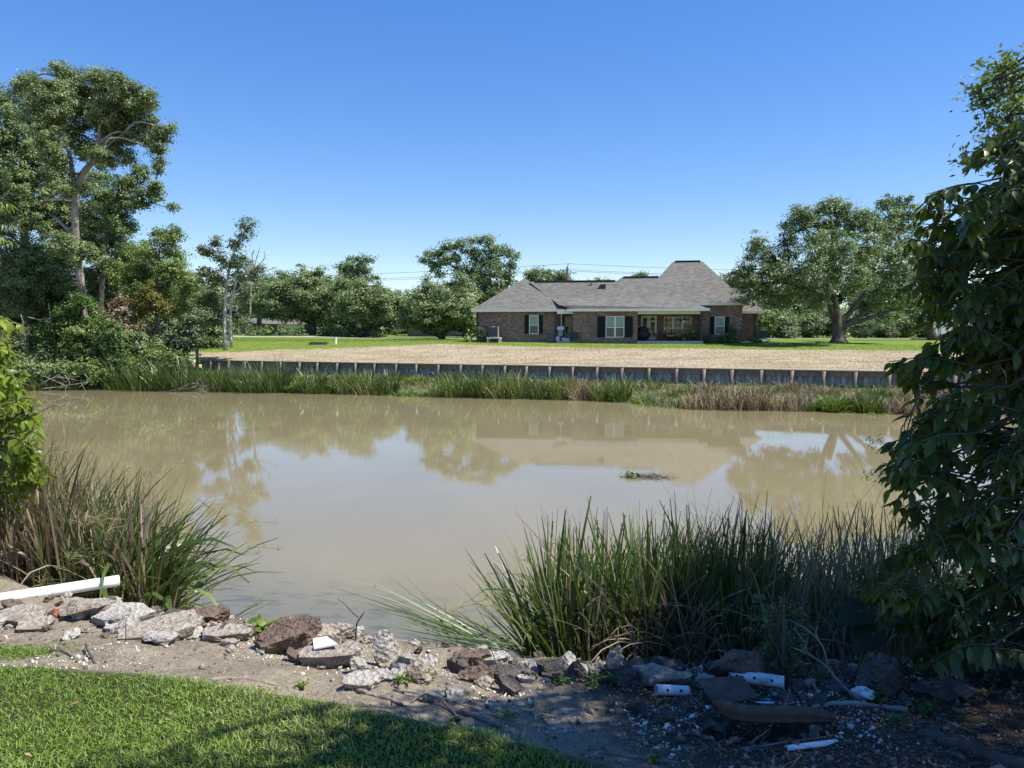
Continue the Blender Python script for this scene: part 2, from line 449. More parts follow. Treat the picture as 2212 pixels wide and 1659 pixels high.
# ------------------------------------------------------------------ setting: ground sheets and water
def grid(name, xs, ys, zfun, yfun=None, mat=None, attrs=None):
    X, Yv = np.meshgrid(xs, ys)
    Y = yfun(X, Yv) if yfun else Yv
    Z = zfun(X, Y)
    V = np.stack([X, Y, Z], -1).reshape(-1, 3)
    n, m = len(xs), len(ys)
    i = (np.arange(m - 1)[:, None] * n + np.arange(n - 1)[None]).ravel()
    o = mk(name, V, np.stack([i, i + 1, i + n + 1, i + n], 1), mat, None, True)
    for k, f in (attrs or {}).items():
        a = o.data.attributes.new(k, 'FLOAT', 'POINT')
        a.data.foreach_set('value', np.asarray(f(V[:, 0], V[:, 1]), np.float32))
    return tag(o, kind='structure')
def growing(a, b, step, grow):
    out = [a]
    while out[-1] < b:
        out.append(out[-1] + step); step *= grow
    return out

# near bank: lawn soil, shell-strewn dirt, wet mud under the water
def near_mat():
    m, t, b = new_mat('bank_soil')
    v = coords(t)
    at = nd(t, "ShaderNodeAttribute", attribute_name='lawn')
    n1 = noisetex(t, v, 3.0, 6, .65)
    n2 = noisetex(t, v, 22, 6, .7)
    dirt = ramp(t, n1, [(.30, (.165, .135, .095)), (.48, (.32, .268, .190)), (.66, (.47, .40, .30))])
    dirt = mixc(t, .35, dirt, ramp(t, n2, [(.3, (.07, .05, .035)), (.7, (.44, .37, .28))]))
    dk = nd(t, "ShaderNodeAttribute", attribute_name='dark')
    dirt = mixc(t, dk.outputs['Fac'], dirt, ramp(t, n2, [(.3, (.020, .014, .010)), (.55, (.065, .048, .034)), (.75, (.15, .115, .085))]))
    vo = nd(t, "ShaderNodeTexVoronoi", Scale=70.0)
    t.links.new(v, vo.inputs['Vector'])
    patch = noisetex(t, v, 2.1, 3, .6)
    pf = maths(t, 'MULTIPLY', maths(t, 'LESS_THAN', vo.outputs['Distance'], .20), maths(t, 'GREATER_THAN', patch, .50))
    dirt = mixc(t, pf, dirt, (.62, .59, .53))
    soil = ramp(t, n2, [(.3, (.03, .035, .012)), (.7, (.10, .095, .04))])
    c = mixc(t, at.outputs['Fac'], dirt, soil)
    t.links.new(c, b.inputs['Base Color'])
    b.inputs['Roughness'].default_value = .97
    b.inputs['Specular IOR Level'].default_value = .15
    bump(t, b, maths(t, 'ADD', n2, maths(t, 'MULTIPLY', n1, .6)), 1.0, .05)
    return m
xs = sorted(set([-x for x in growing(5.2, 80, .12, 1.25)] + list(np.arange(-5, 5.01, .045)) + growing(5.2, 80, .12, 1.25)))
ys = sorted(list(-np.array(growing(0.2, 30, .4, 1.3))) + list(np.arange(0.3, 2, .15)) + list(np.arange(2, 9.5, .045)) + growing(9.6, 24, .3, 1.2))
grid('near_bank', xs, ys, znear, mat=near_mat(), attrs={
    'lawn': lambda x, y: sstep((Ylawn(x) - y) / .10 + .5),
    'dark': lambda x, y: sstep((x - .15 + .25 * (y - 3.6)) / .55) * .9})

# far bank strip and the field behind the seawall
def strip_mat():
    m, t, b = new_mat('wet_bank')
    f = noisetex(t, coords(t), 1.5, 6, .7)
    t.links.new(ramp(t, f, [(.3, (.055, .055, .025)), (.5, (.12, .115, .055)), (.7, (.21, .17, .11))]), b.inputs['Base Color'])
    b.inputs['Roughness'].default_value = .95
    return m
def ygreen(x): return ip(x, [-60, -24, -14, -6, 0, 8, 20, 40], [70, 59.8, 60.2, 63.4, 61.0, 58.2, 54.5, 50])
def field_mat():
    m, t, b = new_mat('field')
    v = coords(t)
    at = nd(t, "ShaderNodeAttribute", attribute_name='green')
    n1 = noisetex(t, v, .35, 5, .65)
    n2 = noisetex(t, coords(t, (1, 1.6, 1)), 5, 6, .75)
    n3 = noisetex(t, v, .9, 6, .7)
    tan = ramp(t, n2, [(.28, (.225, .178, .110)), (.5, (.385, .318, .212)), (.72, (.56, .49, .36))])
    tan = mixc(t, ramp(t, n3, [(.55, (0, 0, 0)), (.72, (.6, .6, .6))]), tan, (.28, .20, .14))
    tan = mixc(t, ramp(t, n1, [(.48, (0, 0, 0)), (.64, (.6, .6, .6))]), tan, (.25, .245, .095))
    n4 = noisetex(t, coords(t, (.22, 1.3, 1)), 1.4, 5, .7)
    tan = mixc(t, ramp(t, n4, [(.48, (0, 0, 0)), (.60, (.8, .8, .8))]), tan, (.25, .19, .125))
    n5 = noisetex(t, coords(t, (.3, 1.0, 1)), .5, 6, .75)
    tan = mixc(t, ramp(t, n5, [(.54, (0, 0, 0)), (.66, (.7, .7, .7))]), tan, (.19, .135, .095))
    grn = ramp(t, n2, [(.3, (.085, .135, .018)), (.7, (.19, .25, .045))])
    grn = mixc(t, ramp(t, n3, [(.5, (0, 0, 0)), (.75, (.45, .45, .45))]), grn, (.27, .29, .08))
    f = maths(t, 'ADD', at.outputs['Fac'], maths(t, 'MULTIPLY', maths(t, 'SUBTRACT', n3, .5), 1.3))
    f = ramp(t, f, [(.42, (0, 0, 0)), (.58, (1, 1, 1))])
    t.links.new(mixc(t, f, tan, grn), b.inputs['Base Color'])
    b.inputs['Roughness'].default_value = 1.0
    b.inputs['Specular IOR Level'].default_value = .1
    bump(t, b, n2, .8, .08)
    return m
xf = sorted(set([-x for x in growing(42, 900, 1.5, 1.25)] + list(np.arange(-41.5, 42, .6)) + growing(42, 900, 1.5, 1.25)))
us = list(np.linspace(0, 1, 26))
grid('far_bank', xf, [-.9, -.3] + us, lambda x, y: np.where(y >= Yw(x) - .02, zfar(x, Yw(x) - .03), zfar(x, y)),
     lambda X, U: Yedge(X) + U * (Yw(X) - Yedge(X)) + np.where(U < 0, U * 9, 0), strip_mat())
grid('field', xf, [.02] + list(np.arange(.4, 34, .45)) + growing(34.5, 1500, .8, 1.18), lambda x, y: zfar(x, y + .03),
     lambda X, U: Yw(X) + U, field_mat(),
     {'green': lambda x, y: np.clip((y - ygreen(x)) / 2.2 + .5, 0, 1)})

# muddy river
def water_mat():
    m, t, b = new_mat('muddy_water')
    v = coords(t)
    n = noisetex(t, coords(t, (1, .5, 1)), .22, 4, .6)
    mud = ramp(t, n, [(.3, (.202, .168, .092)), (.7, (.246, .205, .115))])
    # weed mats drifting just under the surface by the near bank
    nr = nd(t, "ShaderNodeAttribute", attribute_name='shallow')
    wn = noisetex(t, coords(t, (1.0, 2.0, 1)), 2.6, 4, .6)
    wf = maths(t, 'MULTIPLY', nr.outputs['Fac'], ramp(t, wn, [(.50, (0, 0, 0)), (.66, (1, 1, 1))]))
    mud = mixc(t, maths(t, 'MULTIPLY', nr.outputs['Fac'], .75), mud, (.115, .118, .095))  # all water turns greyer and darker towards the near bank
    mud = mixc(t, maths(t, 'MULTIPLY', wf, .55), mud, (.035, .042, .030))
    t.links.new(mud, b.inputs['Base Color'])
    b.inputs['Roughness'].default_value = .02
    b.inputs['IOR'].default_value = 1.333
    w1 = noisetex(t, coords(t, (.55, 1.5, 1)), 1.6, 3, .5)
    w2 = noisetex(t, coords(t, (.7, 2.6, 1)), 6.0, 3, .55)
    area = ramp(t, noisetex(t, coords(t, (.5, 1, 1)), .16, 3, .5), [(.35, (.25, .25, .25)), (.7, (1, 1, 1))])
    h = maths(t, 'ADD', maths(t, 'MULTIPLY', w1, .55), maths(t, 'MULTIPLY', w2, .16))
    bp = bump(t, b, maths(t, 'MULTIPLY', h, area), .35, .007)
    return m
xw = sorted(set([-x for x in growing(12, 400, .8, 1.3)] + list(np.arange(-11.5, 12, .5)) + growing(12, 400, .8, 1.3)))
grid('water', xw, list(np.arange(4, 16, .4)) + growing(16.5, 74, 1, 1.1), lambda x, y: np.zeros_like(x), mat=water_mat(),
     attrs={'shallow': lambda x, y: sstep(1 - (y - (Yc(x) + 3.9)) / ip(x, [-6, -3, 0, 2], [2.2, 2.9, 2.0, 1.5]))})

# concrete driveway strip across the far lawn
mb = MB()
for a in range(-90, 60, 3):
    mb.add([(a + .02, 88.0 - .012 * a, float(zfar(a, 88)) + .02), (a + 3, 88.0 - .012 * (a + 3), float(zfar(a + 3, 88)) + .02),
            (a + 3, 91.2 - .012 * (a + 3), float(zfar(a + 3, 91)) + .025), (a + .02, 91.2 - .012 * a, float(zfar(a, 91)) + .025)], [(0, 1, 2, 3)])
o = mb.build('road', simple('road_concrete', [(.3, (.33, .32, .30)), (.7, (.44, .43, .40))], 1.2, .95))
tag(o, kind='structure')

# ------------------------------------------------------------------ seawall
X0, X1 = -23.35, 27.0
WD = np.array([1, -.4, 0]) / math.hypot(1, .4)       # along the wall, left to right
WN = np.array([-.4, -1, 0]) / math.hypot(1, .4)      # towards the water
def wallp(s, out, z): return np.array([X0, Yw(X0), 0]) + WD * s + WN * out + np.array([0, 0, z])
WL = (X1 - X0) * math.hypot(1, .4)
sw = thing('seawall', 'long grey sheet pile seawall with timber posts and plank cap along the far bank', 'seawall', wallp(WL / 2, 0, .8))
mb = MB(); prof = []
s = 0
while s < WL:
    prof += [(s, .0), (s + .20, .0), (s + .27, .13), (s + .47, .13), (s + .54, .0)]
    s += .54
V = []
for a, o_ in prof: V += [wallp(a, o_ - .10, .2), wallp(a, o_ - .10, 1.52)]
mk('sheet_panel', V, [(2 * i, 2 * i + 2, 2 * i + 3, 2 * i + 1) for i in range(len(prof) - 1)], M['vinyl'], sw)
xfw = lambda a, b, c: wallp(a, b, c)
MB().box(0, WL, .055, .14, 1.36, 1.635, xfw).build('waler', M['timber'], sw)
mb = MB(); rng = random.Random(3); s = 0
while s < WL:
    l = 3.0
    mb.box(s + .01, min(s + l, WL), -.16, .30 + rng.uniform(-.01, .01), 1.64, 1.70 + rng.uniform(-.006, .006), xfw); s += l
mb.build('cap_board', M['cap_timber'], sw)
k = 0; s = 1.3
while s < WL:
    h = rng.uniform(-.02, .02)
    q = wallp(s, .255, 0)
    MB().tube([q + (0, 0, -.3), q + (rng.uniform(-.02, .02), 0, 1.635)], [.115, .108], 10).build('post', M['timber'], sw, True)
    s += 1.55 + rng.uniform(-.12, .12)
q = wallp(-.12, .2, 0)
o = MB().tube([q + (0, 0, -.2), q + (0, 0, 1.2), q + (.01, 0, 2.52)], [.12, .115, .11], 12).build('wooden_post', M['timber'], None, True, loc=q)
tag(o, 'tall round timber post standing above the far end of the seawall beside the woods', 'post')

# ------------------------------------------------------------------ brick house
HO = P(1029, 738, 66.0); HO[2] = 2.93
HX_, HY_ = np.array([math.cos(HPHI), -math.sin(HPHI), 0]), np.array([math.sin(HPHI), math.cos(HPHI), 0])
def H(x, y, z): return HO + HX_ * x + HY_ * y + np.array([0, 0, z])
def hx(px, d):
    """house x of an image column on the frontal plane at depth d"""
    r = ray(px, 700); r = np.array([r[0], r[1]])
    o = (HO + HY_ * d)[:2]
    a = np.array([[r[0], -HX_[0]], [r[1], -HX_[1]]])
    return np.linalg.solve(a, o)[1]
def hz(px, py, d):
    p = HO + HY_ * d + HX_ * hx(px, d)
    r = ray(px, py)
    return EYE[2] + r[2] * (p[1] / r[1]) - HO[2]
house = thing('brick_house', 'long single storey brown brick house with grey hipped shingle roof across the water', 'house', H(12, 4, 0))
def hbox(name, x0, x1, y0, y1, z0, z1, mat, parent=None): return MB().box(x0, x1, y0, y1, z0, z1, H).build(name, M[mat], parent or house)
D1, D4 = -.9, 2.1
xL0, xL1 = hx(1029, 0), hx(1204, 0)
xM0, xM1 = hx(1237.5, D1), hx(1377, D1)
xP1 = hx(1517, 1.0)
xR0, xR1 = xP1, hx(1603, 1.0)
xW1 = hx(1636, 3.0)
zE = hz(1120, 669, 0)                  # left eave
zM = hz(1300, 668, D1)
zR = hz(1560, 655, 1.0)
zW = hz(1620, 673, 3.0)
hbox('wall', xL0, xL1, 0, 9.4, -.4, zE - .02, 'brick')
hbox('wall', xM0, xM1, D1, 8.6, -.4, zM - .03, 'brick')
hbox('wall', xL1 - .3, xP1 + .3, D4, 8.3, -.4, zM - .05, 'brick')
hbox('wall', xR0, xR1, 1.0, 11.2, -.4, zR - .02, 'brick')
hbox('wall', xR1 - .4, xW1, 3.0, 9.7, -.4, zW - .02, 'brick')
hbox('porch_floor', xM1 + .01, hx(1519, D1), D1 - .15, D4 - .01, -.3, .10, 'slab')
hbox('porch_floor', xL1 + .02, xM0 - .01, D1 - .1, D4 - .01, -.3, .06, 'slab')
hbox('porch_beam', xM1 + .02, hx(1517, D1), D1 + .02, D1 + .26, hz(1450, 678.4, D1), zM - .02, 'cream_trim')
hbox('porch_beam', xL1 + .05, xM0 - .02, D1 + .02, D1 + .26, hz(1227, 678, D1), zM - .02, 'cream_trim')
hbox('porch_ceiling', xM1 + .03, hx(1517, D1) - .02, D1 + .27, D4 - .02, zM - .20, zM - .12, 'cream_trim')
hbox('porch_post', hx(1512.5, D1), hx(1518.5, D1), D1 - .02, D1 + .2, -.1, zM - .05, 'black_metal')
xq = hx(1208, .6)
hbox('porch_post', xq - .12, xq + .14, .5, .76, -.2, zM - .04, 'brick')
hbox('downspout', xq + .16, xq + .25, .4, .49, 0, zM - .05, 'white_paint')
hbox('downspout', xL0 + .05, xL0 + .15, -.10, -.02, 0, zE - .05, 'black_metal')
hbox('downspout', xL1 - .22, xL1 - .12, -.10, -.02, 0, zE - .05, 'black_metal')
hbox('downspout', xW1 - .28, xW1 - .16, 2.90, 2.98, 0, zW - .05, 'black_metal')
def roof_solid(V, F): return mk('roof', [H(*v) for v in V], F, M['shingle'], house)
def gutter(roof, x0, x1, y, z, mat='cream_trim', th=.19):
    MB().box(x0, x1, y - .06, y + .10, z - th, z + .03, H).build('gutter', M[mat], roof)
# left wing: hip with a ridge running back
ya = 4.3; za = hz(1133, 601, ya)
xa = hx(1133, ya); x0, x1 = hx(1018, -.45), hx(1221, -.45)
rf = roof_solid([(x0, -.45, zE), (x1, -.45, zE), (x1, 10, zE), (x0, 10, zE), (xa, ya, za), (xa, 7.5, za)],
                [(0, 1, 4), (1, 2, 5, 4), (2, 3, 5), (3, 0, 4, 5), (3, 2, 1, 0)])
gutter(rf, x0, x1, -.45, zE)
MB().box(x1 - .08, x1 + .06, -.4, 9.9, zE - .19, zE + .03, H).build('gutter', M['cream_trim'], rf)
_hip = MB().tube([H(x1, -.45, zE - .02), H((x1 + xa) / 2, (ya - .45) / 2, (zE + za) / 2 - .01), H(xa, ya, za - .01)], .07, 5)
# main roof: shallow over the porch, steeper above, hipped at its right end
yt = 6.0; zt = hz(1480, 565, yt); sl_ = (zt - zR) / (yt - .52)
ye = D1 - .45
yb = min(np.linspace(.6, 4, 400), key=lambda d: abs(hz(1453, 643, d) - (zR + (d - .52) * sl_))); zb = zR + (yb - .52) * sl_ + .015
yr = min(np.linspace(1, 8, 700), key=lambda d: abs(hz(1250, 607.9, d) - (zb + (d - yb) * sl_))); zr = zb + (yr - yb) * sl_
e0, e1 = hx(1200, ye), hx(1533, ye)
b0, b1 = hx(1190, yb), hx(1453.5, yb)
r1 = hx(1331, yr)
kw_ = (za - zE) / (x1 - xa); lx = lambda z: x1 - (z - zE) / kw_ - .04
sl0 = (zb - zM) / (yb - ye); z9 = zM + (-.40 - ye) * sl0
V = [(hx(1238, ye), ye, zM), (e1, ye, zM), (lx(zb), yb, zb), (b1, yb, zb), (lx(zr), yr, zr), (b1, yr, zr), (lx(zM), 2 * yr - ye, zM), (e1, 2 * yr - ye, zM), (e1, max(yb, 1.2) + .4, zM), (lx(z9), -.40, z9)]
rf = roof_solid(V, [(0, 1, 3, 2, 9), (2, 3, 5, 4), (4, 5, 7, 6), (1, 8, 3), (3, 8, 7, 5), (6, 7, 8, 1, 0, 9), (9, 2, 4, 6)])
gutter(rf, hx(1224, ye), e1, ye, zM)
MB().box(hx(1156, yr), r1 - .1, yr - .16, yr + .16, zr - .02, zr + .09, H).build('ridge_vent', M['black_metal'], rf)
# raised middle ridge
y2 = min(np.linspace(1, 8, 700), key=lambda d: abs(hz(1380, 599, d) - (zb + (d - yb) * sl_))); z2 = zr + (y2 - yr) * sl_
c0, c1 = hx(1341.6, y2), hx(1419, y2)
dx = (y2 - yr) * 1.0
z0_ = zr - 1.0 * sl_ - .006
rf = roof_solid([(c0 - 1.45, yr - 1.0, z0_ + .004), (c1 + 3, yr - 1.0, z0_ + .004), (c1 + 3, y2, z2), (c0, y2, z2), (c0 - 1.45, y2 + 2.2, z0_), (c1 + 3, y2 + 2.2, z0_)],
                [(0, 1, 2, 3), (3, 2, 5, 4), (0, 3, 4), (1, 5, 2), (0, 4, 5, 1)])
MB().box(c0 + .15, c1 + .1, y2 - .16, y2 + .16, z2 - .02, z2 + .09, H).build('ridge_vent', M['black_metal'], rf)
# tall right block
yt = 6.0
g0, g1 = hx(1372, .5), hx(1615, .5)
t0, t1 = hx(1451.5, yt), hx(1515, yt)
zt = hz(1480, 565, yt)
rf = roof_solid([(g0, .52, zR), (g1, .52, zR), (g1, 11.8, zR), (g0, 11.8, zR), (t0, yt, zt), (t1, yt, zt)],
                [(0, 1, 5, 4), (1, 2, 5), (2, 3, 4, 5), (3, 0, 4), (3, 2, 1, 0)])
gutter(rf, hx(1489, .5), g1, .5, zR)
MB().box(t0 + .2, t1 - .2, yt - .15, yt + .15, zt - .02, zt + .09, H).build('ridge_vent', M['black_metal'], rf)
MB().box(g1 - .1, g1 + .06, .5, 11.7, zR - .19, zR + .03, H).build('gutter', M['cream_trim'], rf)
# low right wing
q0, q1 = hx(1590, 2.5), hx(1651, 2.5)
zq = hz(1592, 622, 6)
xq2 = hx(1588, 6)
rf = roof_solid([(q0 - 1.5, 2.5, zW), (q1, 2.5, zW), (q1, 10.3, zW), (q0 - 1.5, 10.3, zW), (xq2 - 1.0, 6, zq), (xq2, 6, zq)],
                [(0, 1, 5, 4), (1, 2, 5), (2, 3, 4, 5), (3, 0, 4), (3, 2, 1, 0)])
gutter(rf, q0 + .3, q1, 2.5, zW)
# roof vents
vd = (yb + yr) / 2 + .5; vz = zb + (vd - yb) * sl_
vp = hx(1276, vd)
MB().tube([H(vp, vd, vz - .2), H(vp, vd, vz + .42)], .05, 8).build('vent_pipe', M['black_metal'], house)
vp = hx(1302, vd)
MB().box(vp - .25, vp + .25, vd - .45, vd + .05, vz - .3, vz + .10, H).build('roof_vent', M['black_metal'], house)

def window(px0, px1, py0, py1, d, n=1, shut=None, muntin=0, pane='glass', rail=.47, blind=True):
    x0, x1 = hx(px0, d), hx(px1, d); z1, z0 = hz(px0, py0, d), hz(px0, py1, d)
    f = MB(); e = .06
    f.box(x0, x0 + e, d - .07, d - .003, z0, z1, H).box(x1 - e, x1, d - .07, d - .003, z0, z1, H)
    f.box(x0 + e, x1 - e, d - .07, d - .003, z1 - e, z1, H).box(x0 + e, x1 - e, d - .085, d - .003, z0, z0 + e, H)
    zm = z0 + (z1 - z0) * rail
    wdt = (x1 - x0) / n
    for i in range(n):
        if i: f.box(x0 + i * wdt - .07, x0 + i * wdt + .07, d - .065, d - .004, z0 + e, z1 - e, H)
        a, b = x0 + i * wdt + e, x0 + (i + 1) * wdt - e
        f.box(a, b, d - .055, d - .005, zm - .03, zm + .03, H)
        for k in range(muntin):
            xx = a + (b - a) * (k + 1) / (muntin + 1)
            f.box(xx - .015, xx + .015, d - .045, d - .006, zm + .03, z1 - e, H)
        if muntin: f.box(a, b, d - .043, d - .007, (zm + z1) / 2 - .015, (zm + z1) / 2 + .015, H)
    fo = f.build('window', M['white_paint'], house)
    MB().box(x0 + e, x1 - e, d - .022, d - .008, z0 + e, zm, H).build('pane', M[pane], fo)
    MB().box(x0 + e, x1 - e, d - .024, d - .009, zm, z1 - e, H).build('pane', M['blind' if blind else pane], fo)
    if shut:
        for a, b in shut:
            xa_, xb_ = hx(a, d), hx(b, d)
            s_ = MB().box(xa_ + .01, xb_ - .01, d - .045, d - .004, z0 + .02, z1 - .02, H)
            for zz in (z0 + .08, zm - .05, z1 - .16): s_.box(xa_ + .04, xb_ - .04, d - .058, d - .044, zz, zz + .1, H)
            nb = 4
            for i in range(nb): s_.box(xa_ + .03 + (xb_ - xa_ - .06) * i / nb, xa_ + .012 + (xb_ - xa_ - .06) * (i + .8) / nb, d - .052, d - .043, z0 + .05, z1 - .05, H)
            s_.build('shutter', M['shutter'], house)
    return fo
window(1143.2, 1163.5, 680.5, 721.6, 0, 1, [(1133, 1143), (1163.7, 1173)])
window(1308.5, 1348.6, 683, 729, D1, 2, [(1290, 1308.3), (1349, 1367.5)])
window(1543.8, 1565, 684, 723, 1.0, 1, [(1533, 1543.6), (1565.2, 1575.5)])
window(1434, 1494, 684.5, 725, D4, 3, None, 1, 'dark_glass', .40, False)
def door(px0, px1, py0, py1, d, leaves, glass=.62):
    x0, x1 = hx(px0, d), hx(px1, d); z1, z0 = hz(px0, py0, d), hz(px0, py1, d)
    do = MB().box(x0, x1, d - .06, d - .004, z0, z1, H).build('door', M['white_paint'], house)
    wd = (x1 - x0) / leaves
    for i in range(leaves):
        a, b = x0 + i * wd + .17, x0 + (i + 1) * wd - .17
        zz0 = z0 + (z1 - z0) * (.30 if leaves == 1 else .12); zz1 = z1 - .2
        MB().box(a, b, d - .075, d - .05, zz0, zz1, H).build('pane', M['dark_glass'], do)
        m_ = MB().box((a + b) / 2 - .015, (a + b) / 2 + .015, d - .083, d - .074, zz0, zz1, H)
        if leaves == 1:
            m_.box(a, b, d - .085, d - .0735, (zz0 + zz1) / 2 - .015, (zz0 + zz1) / 2 + .015, H)
            m_.build('muntin', M['white_paint'], do)
    hxp = x1 - .10 if leaves == 1 else (x0 + x1) / 2 + .07
    MB().box(hxp - .03, hxp + .03, d - .10, d - .06, z0 + .85, z0 + 1.12, H).build('handle', M['black_metal'], do)
door(1218.6, 1237.0, 681.5, 734.5, D4, 1)
door(1384.5, 1418.5, 682, 734, D4, 2)

# ------------------------------------------------------------------ vegetation builders
def rdir(rng, n):
    return unit(rng.normal(size=(n, 3)))
def leaf_quads(Pp, A, N, L, Wd, fold=.12):
    A = unit(A); S_ = unit(np.cross(A, N)); N = np.cross(S_, A)
    L = L[:, None]; Wd = Wd[:, None]
    mid = Pp + A * L * .48
    V = np.stack([Pp, mid + S_ * Wd * .5 + N * Wd * fold, Pp + A * L, mid - S_ * Wd * .5 + N * Wd * fold], 1).reshape(-1, 3)
    n = len(Pp)
    return V, np.arange(4 * n).reshape(n, 4)
def crown_leaves(blobs, rng, sr, nl, ls, cov=1.1, flat=.6, wr=.55, droop=0.0):
    PP, AA, NN = [], [], []
    for c, r in blobs:
        c = np.asarray(c); r = np.asarray(r)
        rm = (r[0] * r[1] * r[2]) ** (1 / 3)
        ns = max(3, int(cov * 4 * (rm / sr) ** 2))
        d = rdir(rng, ns)
        rad = np.where(rng.random(ns) < .72, rng.uniform(.62, 1.0, ns), rng.uniform(.1, .7, ns))
        rad = rad * (1 + .24 * rng.normal(size=ns))
        sub = c + d * rad[:, None] * r
        k = rng.integers(int(nl * .5), int(nl * 1.5) + 1, ns)
        idx = np.repeat(np.arange(ns), k)
        n = len(idx)
        ssz = (sr * rng.uniform(.45, 1.3, ns))[idx][:, None]
        pp = sub[idx] + rng.normal(size=(n, 3)) * ssz * np.array([.62, .62, .62 * flat])
        out = unit(d[idx] * .8 + rdir(rng, n) * .7 + np.array([0, 0, .55]))
        ax = unit(np.cross(out, rdir(rng, n)) + np.array([0, 0, -droop]))
        PP.append(pp); AA.append(ax); NN.append(out)
    Pp, A, N = np.vstack(PP), np.vstack(AA), np.vstack(NN)
    L = ls * rng.uniform(.65, 1.35, len(Pp))
    return leaf_quads(Pp, A, N, L, L * wr)
def blob(px, py, rp, D, dy=0.0, fy=1.0):
    r = S(rp, D)
    return (P(px, py, D + dy), (r, r * 1.1, r * fy))
def fill(x0, x1, y0, y1, n, r0, r1, D, depth, seed, pw=.5):
    rng = np.random.default_rng(seed)
    out = []
    cx, cy, rx, ry = (x0 + x1) / 2, (y0 + y1) / 2, (x1 - x0) / 2, (y1 - y0) / 2
    for i in range(n):
        r = rng.uniform(r0, r1)
        a = (i * 2.39996 + rng.uniform(-.3, .3)); q = ((i + .5) / n) ** pw
        ux, uy = q * math.cos(a), q * math.sin(a)
        px, py = cx + ux * max(rx - r, 2), cy + uy * max(ry - r * .8, 2)
        dy = rng.uniform(-1, 1) * depth * math.sqrt(max(0, 1 - q * q * .8))
        out.append(blob(px, py, r, D, dy, rng.uniform(.65, .95)))
    return out
def limb(mb, a, b, r0, r1, rng, sag=.12, n=8):
    a, b = np.asarray(a), np.asarray(b)
    L = np.linalg.norm(b - a)
    m1 = a * .65 + b * .35 + rng.normal(size=3) * L * .05 + np.array([0, 0, L * sag])
    m2 = a * .3 + b * .7 + rng.normal(size=3) * L * .05 + np.array([0, 0, L * sag * .7])
    p = spline([a, m1, m2, b], n)
    mb.tube(p, np.linspace(r0, r1, n), 6)
    return p
def make_tree(name, label, cat, D, trunk, r0, blobs, leaf, bark='bark', seed=1, ls=.0029, sr=.0062, nl=60, cov=1.15, group=None, flat=.6,
              limbs=True, extra=None, flare=1.0, rtop=.35, lr=.35, droop=0.0, wr=.55, parts=('trunk', 'crown')):
    rng = np.random.default_rng(seed)
    tp = np.array([p if len(p) == 3 and not isinstance(p, tuple) else P(p[0], p[1], D + (p[2] if len(p) > 2 else 0)) for p in trunk])
    root = thing(name, label, cat, tp[0], group)
    mb = MB()
    q = spline(tp, 14)
    rad = np.linspace(r0, r0 * rtop, 14); rad[0] *= 1 + .45 * flare; rad[1] *= 1 + .12 * flare
    mb.tube(q, rad, 9)
    for ex in extra or []:
        e = spline([P(p[0], p[1], D + (p[2] if len(p) > 2 else 0)) for p in ex[0]], 12)
        mb.tube(e, np.linspace(ex[1], ex[2], 12), 7)
    src = q[5:]
    if extra: src = np.vstack([src] + [spline([P(p[0], p[1], D + (p[2] if len(p) > 2 else 0)) for p in ex[0]], 10)[4:] for ex in extra])
    if limbs:
        for c, r in blobs:
            dd = np.linalg.norm(src - c, axis=1) + np.where(src[:, 2] > c[2], 3.0, 0)
            i = int(np.argmin(dd)); L = np.linalg.norm(src[i] - c)
            rr = min(r0 * lr, .02 * L + .03) 
            limb(mb, src[i], c, rr, rr * .35, rng)
            for k in range(4):
                limb(mb, c, c + rdir(rng, 1)[0] * np.array(r) * .8, rr * .32, rr * .12, rng, .02, 5)
    mb.build(parts[0], M[bark], root, True)
    V, F = crown_leaves(blobs, rng, D * sr, nl, D * ls, cov, flat, wr, droop)
    mk(parts[1], V, F, leaf if not isinstance(leaf, str) else M[leaf], root)
    return root
def blades(base, az, tilt, curve, L, wid, K, rng, pw=1.6, tp=.65, face=None):
    n = len(base)
    s = np.linspace(0, 1, K + 1)
    th = tilt[:, None] + curve[:, None] * s[None] ** pw
    ca, sa = np.cos(az)[:, None], np.sin(az)[:, None]
    d = np.stack([np.sin(th) * ca, np.sin(th) * sa, np.cos(th)], -1)
    step = (L / K)[:, None, None]
    pos = np.concatenate([np.zeros((n, 1, 3)), np.cumsum((d[:, :-1] + d[:, 1:]) * .5 * step, 1)], 1) + base[:, None]
    a = rng.uniform(-1.1, 1.1, n) if face is None else face
    pr = np.stack([-sa * np.ones_like(th), ca * np.ones_like(th), np.zeros_like(th)], -1)
    nn = np.stack([np.cos(th) * ca, np.cos(th) * sa, -np.sin(th)], -1)
    wv = pr * np.cos(a)[:, None, None] + nn * np.sin(a)[:, None, None]
    prof = (.55 + .45 * np.minimum(1, s * 3.5)) * np.maximum(1 - s, .02) ** tp
    h = wv * (wid[:, None] * prof[None] * .5)[..., None]
    V = np.stack([pos - h, pos + h], 2).reshape(-1, 3)
    i = (np.arange(n)[:, None] * (2 * (K + 1)) + np.arange(K)[None] * 2).ravel()
    return V, np.stack([i, i + 1, i + 3, i + 2], 1)
def join(parts):
    V, F, n = [], [], 0
    for v, f in parts:
        V.append(v); F.append(f + n); n += len(v)
    return np.vstack(V), np.vstack(F)

